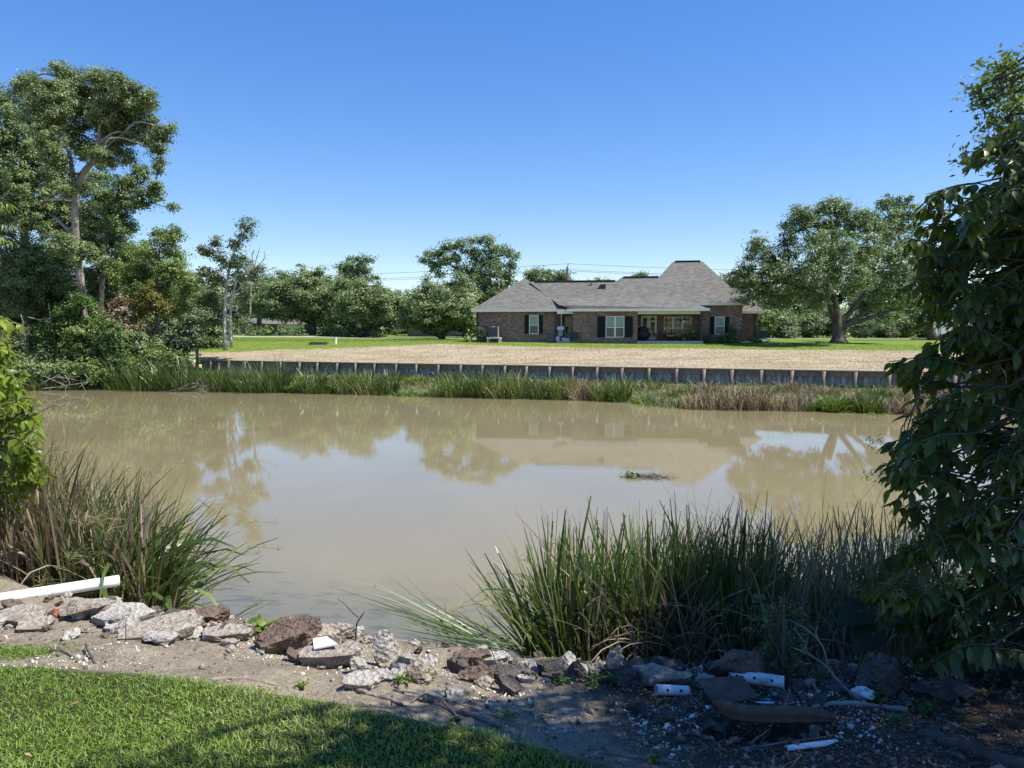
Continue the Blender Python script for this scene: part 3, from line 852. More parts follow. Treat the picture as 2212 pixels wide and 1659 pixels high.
# ------------------------------------------------------------------ trees: left woods
bl = [blob(x, y, r, 52, dy) for x, y, r, dy in [
    (122, 147, 15, 0), (150, 168, 28, 1), (213, 165, 27, 0), (248, 172, 24, -1), (62, 172, 24, 1), (40, 192, 26, 1), (100, 195, 36, -1), (175, 200, 38, 1),
    (236, 212, 38, 1), (285, 198, 24, 0), (318, 212, 22, 0), (310, 232, 20, 1), (125, 238, 40, -1), (200, 252, 36, 1.5), (260, 250, 33, 1), (75, 235, 33, 1),
    (352, 290, 22, 0), (366, 284, 15, 0), (322, 302, 24, 1), (347, 322, 17, 0), (285, 287, 26, 1), (342, 350, 12, 0), (248, 312, 28, 1.5), (186, 322, 28, 1.5),
    (112, 305, 30, -1.5), (136, 395, 26, -1.2), (112, 380, 20, -1), (205, 335, 22, -1), (174, 543, 28, -1.2), (210, 552, 20, -1), (136, 530, 27, -1.2), (150, 205, 34, 0), (220, 235, 34, 0), (280, 225, 26, 1), (95, 260, 32, 0), (155, 285, 30, 1), (240, 285, 28, 1.5), (300, 260, 24, 1), (330, 262, 18, 1), (225, 345, 24, 2), (270, 335, 22, 1.5), (120, 345, 26, -1)]]
make_tree('tall_tree', 'tall pale barked tree with leaning broken trunk rising above the left woods', 'tree', 52,
          [(190, 800), (183, 715), (174, 600), (163, 500), (163, 432), (165, 405)], .28, bl, 'oak_leaf_warm', 'pale_bark', 11, cov=1.35,
          extra=[([(164, 415), (158, 380), (150, 335), (137, 280), (128, 220), (122, 165)], .20, .05),
                 ([(165, 410), (178, 375), (203, 345), (212, 305), (217, 260), (236, 200)], .26, .06),
                 ([(160, 508), (140, 490), (116, 466)], .13, .10), ([(163, 432), (140, 428), (120, 430)], .07, .05),
                 ([(208, 340), (250, 300), (300, 275, .8), (350, 280, .8)], .06, .02)], rtop=.75)
bl = [blob(x, y, r, 57, dy) for x, y, r, dy in [
    (20, 240, 36, 0), (25, 290, 46, 0), (62, 322, 42, 1), (104, 310, 40, 2), (25, 365, 48, 0), (75, 362, 40, 1), (50, 410, 46, 0), (25, 450, 46, -1), (78, 460, 42, 0),
    (124, 482, 40, 1), (-20, 300, 50, 0), (-20, 400, 55, 0), (-20, 500, 55, 0), (75, 545, 48, -1.5), (25, 570, 48, -2), (50, 610, 44, -2), (115, 595, 42, -1.5), (37, 652, 34, -2),
    (-20, 600, 50, -1), (110, 420, 36, 2), (135, 560, 36, 1), (100, 660, 40, 3), (20, 690, 36, 3), (60, 720, 34, 3), (-5, 215, 26, 0), (140, 440, 34, 2), (182, 402, 30, 2), (216, 384, 24, 2), (150, 500, 36, 2), (200, 520, 34, 2), (250, 502, 28, 2), (272, 545, 26, 2), (180, 452, 30, 2), (236, 442, 26, 2), (120, 380, 30, 2)]]
make_tree('oak_tree', 'broad dark green oak filling the left edge behind the pale trunk', 'tree', 57, [(60, 800), (58, 700), (55, 560), (50, 430), (45, 330)], .45, bl, 'oak_leaf', 'bark', 12, cov=1.2, nl=50)
bl = [blob(x, y, r, 56, dy) for x, y, r, dy in [
    (305, 372, 20, 0), (340, 367, 11, 0), (272, 397, 28, 0), (335, 412, 23, 0), (310, 428, 23, 0), (272, 440, 28, 0), (372, 446, 9, 0), (223, 425, 34, 1), (235, 472, 34, 0),
    (268, 484, 27, 0), (200, 482, 32, 1), (240, 530, 34, 1), (200, 600, 30, 2), (215, 640, 30, 2), (190, 670, 28, 2), (230, 590, 28, 1)]]
make_tree('oak_tree', 'dark oak with low spreading branch just behind the tall pale trunk', 'tree', 56, [(215, 800), (218, 650), (230, 520), (240, 460), (262, 400)], .26, bl, 'oak_leaf', 'bark', 13, cov=1.3,
          extra=[([(228, 500), (262, 450), (310, 436), (360, 448)], .08, .025)])
bl = [blob(x, y, r, 53, dy) for x, y, r, dy in [
    (360, 516, 26, 0), (322, 540, 26, 0), (384, 506, 17, 0), (273, 545, 23, 1), (248, 577, 26, 0), (310, 590, 32, 1), (367, 582, 30, 0), (397, 606, 25, 0), (347, 632, 30, 1), (285, 615, 28, 0),
    (402, 634, 22, 1), (340, 510, 16, 0), (380, 550, 22, 1), (260, 650, 26, 2), (380, 670, 28, 2), (300, 690, 26, 3)]]
make_tree('young_tree', 'bright green bushy tree in front of the gap right of the tall trunk', 'tree', 53, [(345, 805), (343, 700), (338, 620), (345, 540)], .14, bl, 'bright_leaf', 'bark', 14, cov=1.05)
bl = fill(170, 440, 520, 770, 30, 30, 42, 60, 2, 91) + fill(-40, 200, 520, 790, 26, 34, 46, 61, 2, 92)
make_tree('understory_tree', 'mid green undergrowth tree filling the shade behind the front shrubs', 'tree', 60, [(300, 790), (300, 700), (300, 600)], .2, bl, 'oak_leaf', 'bark', 93, cov=1.0, nl=40)
bl = fill(395, 520, 600, 760, 14, 22, 32, 63, 2, 94)
make_tree('understory_tree', 'soft green small tree behind the thin pale trunks', 'tree', 63, [(455, 770), (456, 720), (458, 660)], .14, bl, 'oak_leaf_warm', 'bark', 95, cov=.9, nl=40)
# pale snag with thin crown at the end of the woods
bl = [blob(x, y, r, 55, dy) for x, y, r, dy in [
    (528, 490, 13, 0), (545, 483, 11, 0), (536, 503, 11, 0), (520, 515, 10, 0), (505, 530, 14, 0), (470, 520, 14, 0), (455, 545, 16, 0), (437, 540, 12, 0), (480, 560, 17, 0), (505, 565, 17, 0),
    (528, 560, 15, 0), (545, 590, 16, 0), (470, 600, 22, 0), (440, 590, 18, 0), (510, 620, 20, 1), (455, 650, 22, 1), (470, 690, 20, 1), (530, 640, 16, 1), (565, 580, 9, 0), (525, 690, 16, 0), (520, 590, 14, 0)]]
make_tree('slender_tree', 'thin pale trunked tree with sparse crown at the right end of the woods', 'tree', 55, [(487, 757), (485, 700), (487, 640), (494, 590), (510, 530), (535, 490)], .14, bl, 'grey_leaf', 'white_bark', 15, cov=1.15, nl=50,
          extra=[([(500, 752), (498, 700), (499, 660), (506, 625), (515, 590)], .11, .06), ([(494, 590), (470, 550), (452, 530)], .05, .02), ([(510, 540), (540, 560), (590, 578)], .04, .012), ([(498, 640), (530, 610), (560, 575)], .04, .012)], flare=.3, rtop=.3)
def bush(name, label, D, blobs, leaf, seed, group=None, cov=1.2, stems=5, nl=46, ls=.0034, sr=.0058, cat='shrub', flat=.7, droop=0.0, base=None):
    rng = np.random.default_rng(seed)
    c = np.mean([b[0] for b in blobs], 0)
    bx = np.array([c[0], c[1], float(zground(c[0], c[1]))]) if base is None else np.asarray(base)
    root = thing(name, label, cat, bx, group)
    mb = MB()
    for b, r in (blobs if len(blobs) >= stems else blobs * 3)[:max(stems, 2)]:
        limb(mb, bx + rng.normal(size=3) * np.array([.08, .08, 0]) * D / 50, np.asarray(b) + rng.normal(size=3) * np.array(r) * .3, D * .0008, D * .0003, rng, .1, 6)
    mb.build('stem', M['bark'], root, True)
    V, F = crown_leaves(blobs, rng, D * sr, nl, D * ls, cov, flat, .55, droop)
    mk('foliage', V, F, M[leaf], root)
    return root
def bl(D, *L): return [blob(x, y, r, D, *(q or [0])) for x, y, r, *q in L]
bush('shrub', 'yellow green climbing shrub at mid height on the woods edge', 51.5, bl(51.5, (327, 648, 26), (305, 668, 18), (355, 664, 17), (318, 628, 14)), 'yellow_vine', 21)
bush('vine_mound', 'grey brown tangle of dead vines hanging between green shrubs on the woods edge', 51, bl(51, (262, 682, 25), (256, 662, 18), (270, 708, 18), (300, 708, 12)), 'reed_dry', 22, ls=.0045, nl=30)
bush('vine_mound', 'tall hump covered in ivy at the waterline below the tall trunk', 50, bl(50, (248, 742, 28), (253, 772, 27), (248, 716, 24), (256, 800, 24), (268, 760, 18), (238, 785, 18)), 'vine_leaf', 23, cov=1.4)
bush('shrub', 'bright leafy shrub left of the ivy hump and foot of the pale trunk', 50.5, bl(50.5, (223, 702, 20), (205, 720, 20), (174, 722, 24), (161, 750, 26), (200, 765, 24), (225, 735, 16)), 'bright_leaf', 24)
bush('shrub', 'pale grey green thicket below the slender tree with bare twigs', 53, bl(53, (422, 694, 28), (397, 718, 28), (372, 730, 26), (418, 726, 20), (347, 718, 24), (398, 752, 22), (375, 760, 22)), 'grey_leaf', 25)
bush('shrub', 'mid green shrub between the ivy hump and the grey thicket', 51, bl(51, (310, 742, 26), (335, 755, 22), (300, 770, 22), (325, 780, 20), (350, 785, 18), (290, 722, 18)), 'oak_leaf_warm', 26)
bush('shrub', 'dark shrub in the shade at the far left of the woods', 51, bl(51, (112, 762, 26), (75, 756, 28), (40, 770, 28), (90, 790, 24), (130, 790, 22), (10, 760, 30)), 'oak_leaf', 27)
bush('shrub', 'low leafy shrub hanging over the water left of the ivy hump', 48.5, bl(48.5, (190, 795, 20), (215, 812, 18), (165, 805, 18), (140, 815, 16), (195, 822, 12)), 'bright_leaf', 28)
bush('shrub', 'low shrub beside the tall wooden post at the end of the seawall', 54, bl(54, (396, 785, 18), (408, 802, 13), (380, 800, 15)), 'bright_leaf', 29)
bush('shrub', 'leafy growth climbing around the foot of the tall pale trunk', 51, bl(51, (165, 640, 20), (150, 665, 24), (195, 655, 18), (205, 690, 22), (150, 700, 24), (178, 735, 22), (120, 700, 24), (95, 720, 24), (130, 735, 24)), 'vine_leaf', 36)
bush('shrub', 'green thicket dropping to the water between the ivy hump and the wooden post', 49.5, bl(49.5, (330, 765, 20), (355, 778, 22), (385, 782, 20), (345, 800, 20), (310, 800, 20), (370, 808, 16), (285, 790, 18)), 'bright_leaf', 37)
bush('shrub', 'thicket along the waterline at the far left', 48.5, bl(48.5, (60, 790, 22), (95, 800, 22), (130, 800, 20), (30, 800, 24), (5, 790, 26), (70, 815, 16), (110, 818, 14)), 'oak_leaf_warm', 38)
# bare tree behind, left of the slender tree gap
def deadwood(name, label, lines, mat='dead_twig', cat='branch', D=None, seed=5, twigs=3, tr=.5, group=None):
    rng = np.random.default_rng(seed)
    mb = MB(); base = None
    for pts, r0, r1 in lines:
        w_ = np.array([P(p[0], p[1], (D or 0) + (p[2] if len(p) > 2 else 0)) if D else p for p in pts])
        if base is None: base = w_[0]
        q = spline(w_, 9); mb.tube(q, np.linspace(r0, r1, 9), 6)
        L = np.linalg.norm(q[-1] - q[0])
        for k in range(twigs):
            i = rng.integers(3, 8)
            d = unit(q[i] - q[i - 1] + rng.normal(size=3) * np.linalg.norm(q[i] - q[i - 1]) * .9)
            e = q[i] + d * L * rng.uniform(.15, .4) * tr * 2
            limb(mb, q[i], e, r1 * .8, r1 * .3, rng, .05, 5)
    o = mb.build(name, M[mat], None, True, loc=base)
    return tag(o, label, cat, group)
deadwood('bare_tree', 'leafless grey tree with fanned bare branches behind the slender tree', [
    ([(540, 690), (542, 620), (548, 580)], .11, .08), ([(548, 580), (555, 555), (560, 540)], .07, .02), ([(548, 585), (570, 560), (572, 542)], .06, .02), ([(548, 580), (545, 555), (548, 540)], .08, .03),
    ([(548, 590), (575, 585), (598, 576)], .08, .03), ([(545, 600), (530, 570), (532, 552)], .07, .03)], 'dead_twig', 'tree', 80, 31, 6)
deadwood('driftwood', 'tangle of grey dead branches lying at the waterline at far left', [
    ([(85, 832), (120, 815), (160, 820)], .05, .02), ([(90, 840), (130, 835), (190, 825)], .05, .02), ([(100, 815), (130, 828), (150, 838)], .04, .015), ([(140, 810), (150, 830), (120, 842)], .04, .015), ([(170, 838), (190, 820), (180, 806)], .03, .01)], D=47.5, seed=32, twigs=6)
deadwood('driftwood', 'grey dead branches half sunk in the water in front of the wooden post', [
    ([(365, 845), (410, 838), (440, 835)], .06, .02), ([(380, 842), (420, 828), (445, 842)], .05, .02), ([(400, 846), (430, 832), (460, 842)], .04, .02), ([(420, 845), (440, 838), (470, 846)], .04, .02)], D=46.6, seed=33, twigs=6)
deadwood('dead_branch', 'pale broken branch hanging in the dark foliage left of the tall trunk', [
    ([(105, 655), (112, 690), (60, 690)][:1] + [(108, 690), (95, 715)], .03, .012), ([(60, 685), (85, 690), (108, 688)], .04, .02), ([(108, 690), (112, 705), (120, 740)], .04, .015)], D=50.5, seed=34, twigs=5)
deadwood('dead_branch', 'pale twisted dead branch low in the dark foliage near the left edge', [
    ([(45, 680), (50, 700), (42, 722)], .03, .012), ([(45, 700), (30, 712), (20, 706)], .04, .02), ([(44, 715), (55, 725), (52, 738)], .03, .01)], D=50, seed=35, twigs=5)

# ------------------------------------------------------------------ trees: middle background
T = make_tree
T('live_oak', 'spreading dark live oak with thick trunk right of the white garage', 'tree', 96, [(677, 728), (676, 710), (672, 690), (676, 650)], .62,
  fill(556, 740, 586, 692, 34, 18, 27, 96, 4, 41) + bl(96, (585, 684, 10), (602, 686, 10), (620, 687, 10), (638, 686, 11), (570, 684, 10), (655, 690, 12)) + bl(96, (690, 590, 18), (655, 592, 15), (720, 610, 20), (590, 662, 20), (700, 685, 18), (740, 650, 20)), 'oak_leaf_warm', 'bark', 41, cov=1.0, lr=.4,
  extra=[([(674, 700), (640, 680), (600, 670)], .22, .1), ([(674, 695), (710, 660), (735, 650)], .22, .1)])
T('live_oak', 'low wide live oak with long bowed limb between the road bushes', 'tree', 93, [(795, 727), (794, 712), (796, 695), (800, 670)], .75,
  fill(715, 878, 612, 705, 34, 19, 28, 93, 4, 42) + bl(93, (740, 612, 20), (705, 640, 20), (860, 690, 20), (840, 705, 13), (775, 618, 18), (868, 668, 18), (830, 640, 18), (735, 680, 20)), 'oak_leaf_warm', 'bark', 42, cov=1.05, lr=.4,
  extra=[([(794, 714), (765, 708), (735, 700), (708, 690)], .22, .1), ([(796, 712), (830, 700), (850, 690)], .2, .1)])
T('broadleaf_tree', 'narrow glossy tree standing up behind the two live oaks', 'tree', 118, [(775, 725), (772, 650), (768, 600)], .4,
  bl(118, (778, 562, 13), (795, 562, 10), (760, 570, 15), (742, 580, 13), (785, 578, 16), (765, 592, 18), (790, 598, 14), (748, 598, 14), (775, 612, 14), (808, 604, 9), (815, 620, 8), (825, 628, 10), (800, 625, 12), (845, 640, 14), (865, 650, 14)), 'oak_leaf', 'bark', 43, cov=1.0)
T('live_oak', 'dense low live oak with branches near the ground left of the brick house', 'tree', 84, [(948, 730), (955, 715), (945, 690), (950, 660)], .7,
  fill(862, 1040, 612, 722, 40, 22, 30, 84, 4.5, 44) + bl(84, (900, 640, 20), (930, 622, 22), (1000, 610, 24), (985, 690, 24), (1015, 690, 24), (880, 690, 22), (1010, 650, 26), (1020, 715, 18)), 'oak_leaf_warm', 'bark', 44, cov=1.05,
  extra=[([(952, 722), (975, 712), (1005, 716)], .25, .1), ([(948, 724), (915, 715), (885, 700)], .22, .1)])
T('oak_tree', 'tall open crowned oak rising behind the left wing of the brick house', 'tree', 100, [(1010, 728), (1012, 660), (1015, 600), (1030, 560)], .6,
  bl(100, (1035, 520, 12), (1015, 522, 14), (1055, 522, 14), (990, 530, 14), (965, 535, 15), (945, 545, 13), (925, 550, 13), (918, 562, 8), (940, 572, 15), (960, 560, 18), (985, 555, 18), (1010, 545, 18), (1045, 540, 20), (1075, 538, 16), (1095, 545, 14),
     (1110, 552, 10), (1105, 570, 13), (1070, 565, 20), (1035, 570, 22), (1000, 585, 22), (1060, 595, 24), (1095, 595, 18), (950, 590, 12), (1085, 620, 20), (1040, 605, 24), (1110, 608, 12)) + fill(925, 1118, 590, 722, 22, 20, 27, 101, 3, 145), 'oak_leaf', 'bark', 45, cov=.95,
  extra=[([(1012, 620), (985, 580), (945, 560)], .2, .06), ([(1014, 605), (1060, 560), (1100, 550)], .2, .06)])
T('broadleaf_tree', 'rounded tree showing above the roof between the left wing and the power pole', 'tree', 125, [(1165, 728), (1166, 640), (1165, 610)], .4,
  bl(125, (1165, 588, 14), (1150, 594, 12), (1180, 592, 12), (1140, 600, 9), (1192, 600, 8), (1165, 604, 18), (1150, 612, 16), (1185, 612, 14)), 'oak_leaf_warm', 'bark', 46)
T('broadleaf_tree', 'small tree crown beside the power pole behind the main roof', 'tree', 122, [(1212, 728), (1212, 640), (1213, 612)], .35,
  bl(122, (1212, 592, 10), (1203, 598, 9), (1222, 598, 9), (1212, 606, 14), (1200, 610, 10), (1226, 610, 9)), 'oak_leaf', 'bark', 47)
T('broadleaf_tree', 'tree top just peeking over the middle of the roof ridge', 'tree', 125, [(1300, 728), (1300, 660), (1300, 625)], .3, bl(125, (1300, 608, 9), (1290, 612, 8), (1310, 612, 8), (1300, 622, 14)), 'oak_leaf_warm', 'bark', 48)
T('broadleaf_tree', 'sparse tree top peeking over the raised roof ridge', 'tree', 125, [(1380, 728), (1380, 650), (1381, 610)], .3, bl(125, (1376, 598, 6), (1388, 595, 6), (1382, 603, 9), (1370, 604, 6), (1392, 606, 6)), 'oak_leaf', 'bark', 49, cov=.7)
T('oak_tree', 'hazy oak behind the slender tree above the cream house roof', 'tree', 108, [(560, 725), (560, 680), (562, 640)], .45,
  fill(508, 610, 595, 682, 20, 17, 24, 108, 3, 50) + bl(108, (545, 598, 14), (520, 605, 13), (600, 590, 10), (575, 600, 12)), 'oak_leaf', 'bark', 50, cov=.9)
for sd, (x0, x1, y0, y1, n_, D, tx, lb) in enumerate([(500, 640, 625, 690, 20, 138, 570, 'broad dark oak behind the cream house'), (610, 780, 600, 715, 26, 146, 700, 'wide oak standing behind the live oaks in the middle'), (800, 920, 632, 722, 20, 126, 850, 'rounded oak filling the gap left of the dense low oak'),
                                                       (1630, 1800, 600, 728, 26, 112, 1700, 'dark oak behind the left side of the huge live oak'), (1820, 2030, 590, 728, 30, 112, 1900, 'dark oak behind the right side of the huge live oak'), (1040, 1130, 620, 722, 14, 122, 1080, 'oak just showing over the left wing roof')]):
    T('oak_tree', lb, 'tree', D, [(tx, 728), (tx, 700), (tx + 2, 670)], .45, fill(x0, x1, y0, y1, n_, 17, 26, D, 4, 55 + sd, .6), 'oak_leaf_warm' if sd % 2 else 'oak_leaf', 'bark', 155 + sd, cov=1.05, nl=46)
# big right oak
T('live_oak', 'huge rounded live oak with stout forked trunk right of the brick house', 'tree', 62, [(1811, 743), (1811, 715), (1808, 692), (1806, 668), (1800, 635)], .56,
  bl(62, (1800, 440, 18), (1780, 452, 26), (1820, 455, 26), (1740, 470, 28), (1860, 470, 28), (1718, 452, 13), (1728, 470, 14), (1700, 486, 14), (1715, 500, 24), (1790, 490, 36), (1840, 495, 36), (1890, 485, 28), (1920, 510, 30), (1760, 525, 38, -2), (1700, 545, 30),
     (1810, 540, 40, -3), (1870, 540, 38, -2), (1930, 555, 34), (1660, 570, 26), (1640, 520, 16), (1632, 535, 18), (1655, 545, 18), (1625, 560, 18), (1610, 582, 18), (1590, 590, 10), (1600, 605, 16), (1595, 622, 14), (1625, 600, 24), (1650, 615, 28), (1690, 595, 34, -2), (1740, 580, 38, -3),
     (1800, 590, 34, -3.5), (1860, 590, 36, -3), (1920, 600, 34), (1960, 590, 28), (1670, 645, 22), (1625, 640, 18), (1700, 640, 26), (1740, 630, 26, -2), (1770, 650, 20, -3), (1900, 640, 28), (1940, 640, 26), (1720, 610, 30, 3), (1850, 620, 28, 4), (1780, 560, 30, 5), (1880, 560, 30, 5), (1610, 650, 12)), 'oak_leaf', 'bark', 51, cov=1.1, nl=46,
  extra=[([(1808, 695), (1790, 650), (1786, 600), (1800, 560)], .26, .10), ([(1814, 700), (1840, 670), (1870, 630), (1885, 590)], .28, .10), ([(1818, 706), (1850, 688), (1890, 660), (1935, 655)], .26, .08), ([(1806, 690), (1800, 665), (1797, 655)], .14, .11),
         ([(1820, 705), (1870, 690), (1920, 672), (1960, 668)], .2, .07), ([(1795, 655), (1760, 630), (1700, 610)], .18, .06)], flare=1.3)
T('oak_tree', 'taller thin topped oak behind the huge live oak near the glossy tree', 'tree', 74, [(2015, 738), (1990, 620), (1940, 510)], .4,
  bl(74, (1928, 428, 13), (1915, 440, 14), (1945, 440, 12), (1962, 428, 9), (1972, 442, 10), (1900, 452, 14), (1935, 460, 20), (1960, 465, 16), (1915, 480, 22), (1950, 490, 22), (1985, 475, 12), (1980, 500, 18), (1960, 530, 26), (1995, 545, 24), (1990, 600, 28), (1975, 650, 28), (2010, 640, 28), (1995, 690, 24), (1890, 700, 20)), 'oak_leaf', 'bark', 52, cov=.85)
def shrubline(i, x0, x1, y0, y1, D, leaf, lab, n=5):
    bush('shrub', lab, D, fill(x0, x1, y0, y1, n, (y1 - y0) * .26, (y1 - y0) * .38, D, 1.5, 60 + i), leaf, 60 + i, cov=1.15)
for i, a in enumerate([(1632, 1668, 660, 735, 92, 'bright_leaf', 'light green bush just right of the brick house corner'), (1665, 1725, 665, 735, 95, 'oak_leaf', 'tall shaded bush left of the live oak trunk'),
                       (1678, 1722, 690, 735, 90, 'grey_leaf', 'rounded pale bush on the lawn edge left of the live oak trunk'), (1720, 1780, 668, 735, 96, 'oak_leaf_warm', 'shaded thicket directly left of the live oak trunk'),
                       (1770, 1850, 650, 735, 97, 'oak_leaf', 'dark thicket seen behind the live oak trunk'), (1835, 1895, 685, 735, 92, 'grey_leaf', 'pale bush right of the live oak trunk'),
                       (1885, 1945, 690, 735, 92, 'grey_leaf', 'second pale bush right of the live oak trunk'), (1935, 1975, 680, 735, 93, 'bright_leaf', 'yellowish bush at the right end of the pale bushes'),
                       (1965, 2030, 660, 735, 95, 'oak_leaf', 'very dark bush beside the white shed')]):
    shrubline(i, *a, n=7)
for i, (x0, x1, y0, y1, lb) in enumerate([(540, 560, 710, 727, 'small round bush in front of the cream house porch'), (571, 588, 711, 727, 'small round bush left of the white garage doors'), (605, 622, 712, 727, 'small round bush in front of the garage doors'),
                                         (636, 660, 709, 726, 'green bush just right of the white garage'), (692, 712, 710, 727, 'small bush right of the thick oak trunk'), (718, 738, 710, 726, 'dark bush left of the low wide oak'), (741, 758, 711, 726, 'small dark bush left of the bowed limb'),
                                         (762, 785, 711, 727, 'pale bush at the left foot of the low wide oak'), (805, 825, 711, 727, 'bush at the right foot of the low wide oak')]):
    bush('shrub', lb, 92, fill(x0, x1, y0, y1, 5, 6, 8, 92, .5, 80 + i), ['oak_leaf_warm', 'bright_leaf', 'oak_leaf'][i % 3], 80 + i, 'bushes along the far road')
# distant woods closing the horizon
rng = np.random.default_rng(7)
far = []
for x in np.arange(-190, 200, 4.2):
    D = 165 + rng.uniform(-8, 10)
    h = rng.uniform(6, 11) + (3 if x < -60 else 0) + (4 if x > 45 else 0)
    for k in range(4):
        r = rng.uniform(1.8, 3.0)
        far.append((np.array([x + rng.normal() * 1.5, D, 3 + h * (k + .6) / 4.2]), (r * 1.2, r, r)))
V, F = crown_leaves(far, rng, 1.0, 34, .75, 1.1)
tag(mk('far_woods', V, F, M['far_leaf']), 'distant wood closing the horizon behind the far houses', 'wood', kind='stuff')

# ------------------------------------------------------------------ far buildings, pole and wires
def D_(px, py, D): return P(px, py, D)
g = P(570, 722, 112); gz = 3.42
gh = thing('cream_house', 'low cream house with a white two door garage beyond the road at left', 'house', (g[0], 116, gz))
def gx(px, D=112): return P(px, 720, D)[0]
def gzv(py, D=112): return P(570, py, D)[2]
MB().box(gx(500), gx(578), 114, 122, gz - .3, gzv(700)).build('wall', simple('cream_siding', [(.3, (.42, .40, .30)), (.7, (.50, .48, .37))], 2, .8), gh)
wg = MB().box(gx(577.5), gx(633), 112, 121.5, gz - .3, gzv(699.5)).build('wall', M['white_paint'], gh)
V = [(gx(490), 111, gzv(700)), (gx(640), 111, gzv(700)), (gx(640), 123, gzv(700)), (gx(490), 123, gzv(700)), (gx(510), 117, gzv(686)), (gx(622), 117, gzv(686))]
mk('roof', V, [(0, 1, 5, 4), (1, 2, 5), (2, 3, 4, 5), (3, 0, 4), (3, 2, 1, 0)], M['shingle'], gh)
gh.rotation_euler[2] = R(22)
for a, b in ((588, 605.5), (608, 625)):
    d = MB().box(gx(a), gx(b), 111.93, 111.995, gz - .1, gzv(704.5)).build('garage_door', M['white_pvc'], gh)
    m_ = MB()
    for k in range(4): m_.box(gx(a + 1.8 + k * 3.7), gx(a + 4.3 + k * 3.7), 111.90, 111.925, gzv(711.5), gzv(708.5))
    m_.build('window', M['dark_glass'], d)
for a in (534, 555, 576): MB().box(gx(a), gx(a) + .16, 111.6, 111.8, gz - .2, gzv(700)).build('porch_post', M['white_paint'], gh)
MB().box(gx(537), gx(548), 113.93, 113.99, gz, gzv(708)).build('window', M['dark_glass'], gh)
MB().box(gx(560), gx(566), 113.93, 113.99, gz - .1, gzv(706)).build('door', M['dark_wood'], gh)
bz = 3.15
bh = thing('low_brick_house', 'low dark brick house half hidden under the dense live oak', 'house', (P(950, 725, 116)[0], 119, bz))
bx = lambda px: P(px, 720, 116)[0]
bzv = lambda py: P(950, py, 116)[2]
MB().box(bx(880), bx(1036), 116, 124, bz - .3, bzv(703)).build('wall', M['brick'], bh)
V = [(bx(872), 115.3, bzv(703.5)), (bx(1044), 115.3, bzv(703.5)), (bx(1044), 125, bzv(703.5)), (bx(872), 125, bzv(703.5)), (bx(895), 120, bzv(688)), (bx(1020), 120, bzv(688))]
mk('roof', V, [(0, 1, 5, 4), (1, 2, 5), (2, 3, 4, 5), (3, 0, 4), (3, 2, 1, 0)], M['shingle'], bh)
for a in (922, 945, 987, 1010): 
    f = MB().box(bx(a), bx(a + 11), 115.9, 115.99, bzv(721), bzv(709)).build('window', M['white_paint'], bh)
    MB().box(bx(a + 1), bx(a + 10), 115.87, 115.895, bzv(720), bzv(710)).build('pane', M['dark_glass'], f)
# white metal shed at right
sx = lambda px: P(px, 720, 78)[0]
sz = lambda py: P(2050, py, 78)[2]
sh = thing('metal_shed', 'white metal shed with pale green roof edge behind the glossy tree', 'shed', (sx(2070), 80, 2.95))
mm, t_, b_ = new_mat('white_siding')
wv = nd(t_, "ShaderNodeTexWave", Scale=2.6); wv.bands_direction = 'Z'
t_.links.new(coords(t_), wv.inputs['Vector'])
t_.links.new(ramp(t_, wv.outputs['Fac'], [(.1, (.52, .53, .54)), (.5, (.74, .74, .74))]), b_.inputs['Base Color'])
mbs = MB()
a, b = sx(2017), sx(2150)
mbs.add([(a, 78, 2.6), (b, 78, 2.6), (b, 78, sz(652)), ((a + b) / 2 + .8, 78, sz(636)), (a, 78, sz(665)), (a * 1.13, 88, 2.6), (b * 1.13, 88, 2.6), (b * 1.13, 88, sz(652)), (((a + b) / 2 + .8) * 1.13, 88, sz(636)), (a * 1.13, 88, sz(665))],
        [(0, 1, 2, 3, 4), (9, 8, 7, 6, 5), (0, 4, 9, 5), (1, 6, 7, 2)])
mbs.build('wall', mm, sh)
mb = MB()
cxm, cz = (a + b) / 2 + .8, sz(635)
mb.add([(a - .3, 77.7, sz(666)), (cxm, 77.7, cz), (b + .3, 77.7, sz(651)), (a * 1.13 - .3, 88.3, sz(666)), (cxm * 1.13, 88.3, cz), (b * 1.13 + .3, 88.3, sz(651)),
        (a - .3, 77.7, sz(666) + .16), (cxm, 77.7, cz + .16), (b + .3, 77.7, sz(651) + .16), (a * 1.13 - .3, 88.3, sz(666) + .16), (cxm * 1.13, 88.3, cz + .16), (b * 1.13 + .3, 88.3, sz(651) + .16)],
       [(0, 1, 7, 6), (1, 2, 8, 7), (6, 7, 10, 9), (7, 8, 11, 10), (0, 3, 4, 1), (1, 4, 5, 2), (3, 9, 10, 4), (4, 10, 11, 5), (0, 6, 9, 3), (2, 5, 11, 8)])
mb.build('roof', simple('green_metal', [(.3, (.25, .40, .34)), (.7, (.33, .48, .41))], 2, .5), sh)
MB().box(sx(2032), sx(2058), 77.93, 77.99, 2.7, sz(680)).build('door', M['white_paint'], sh)
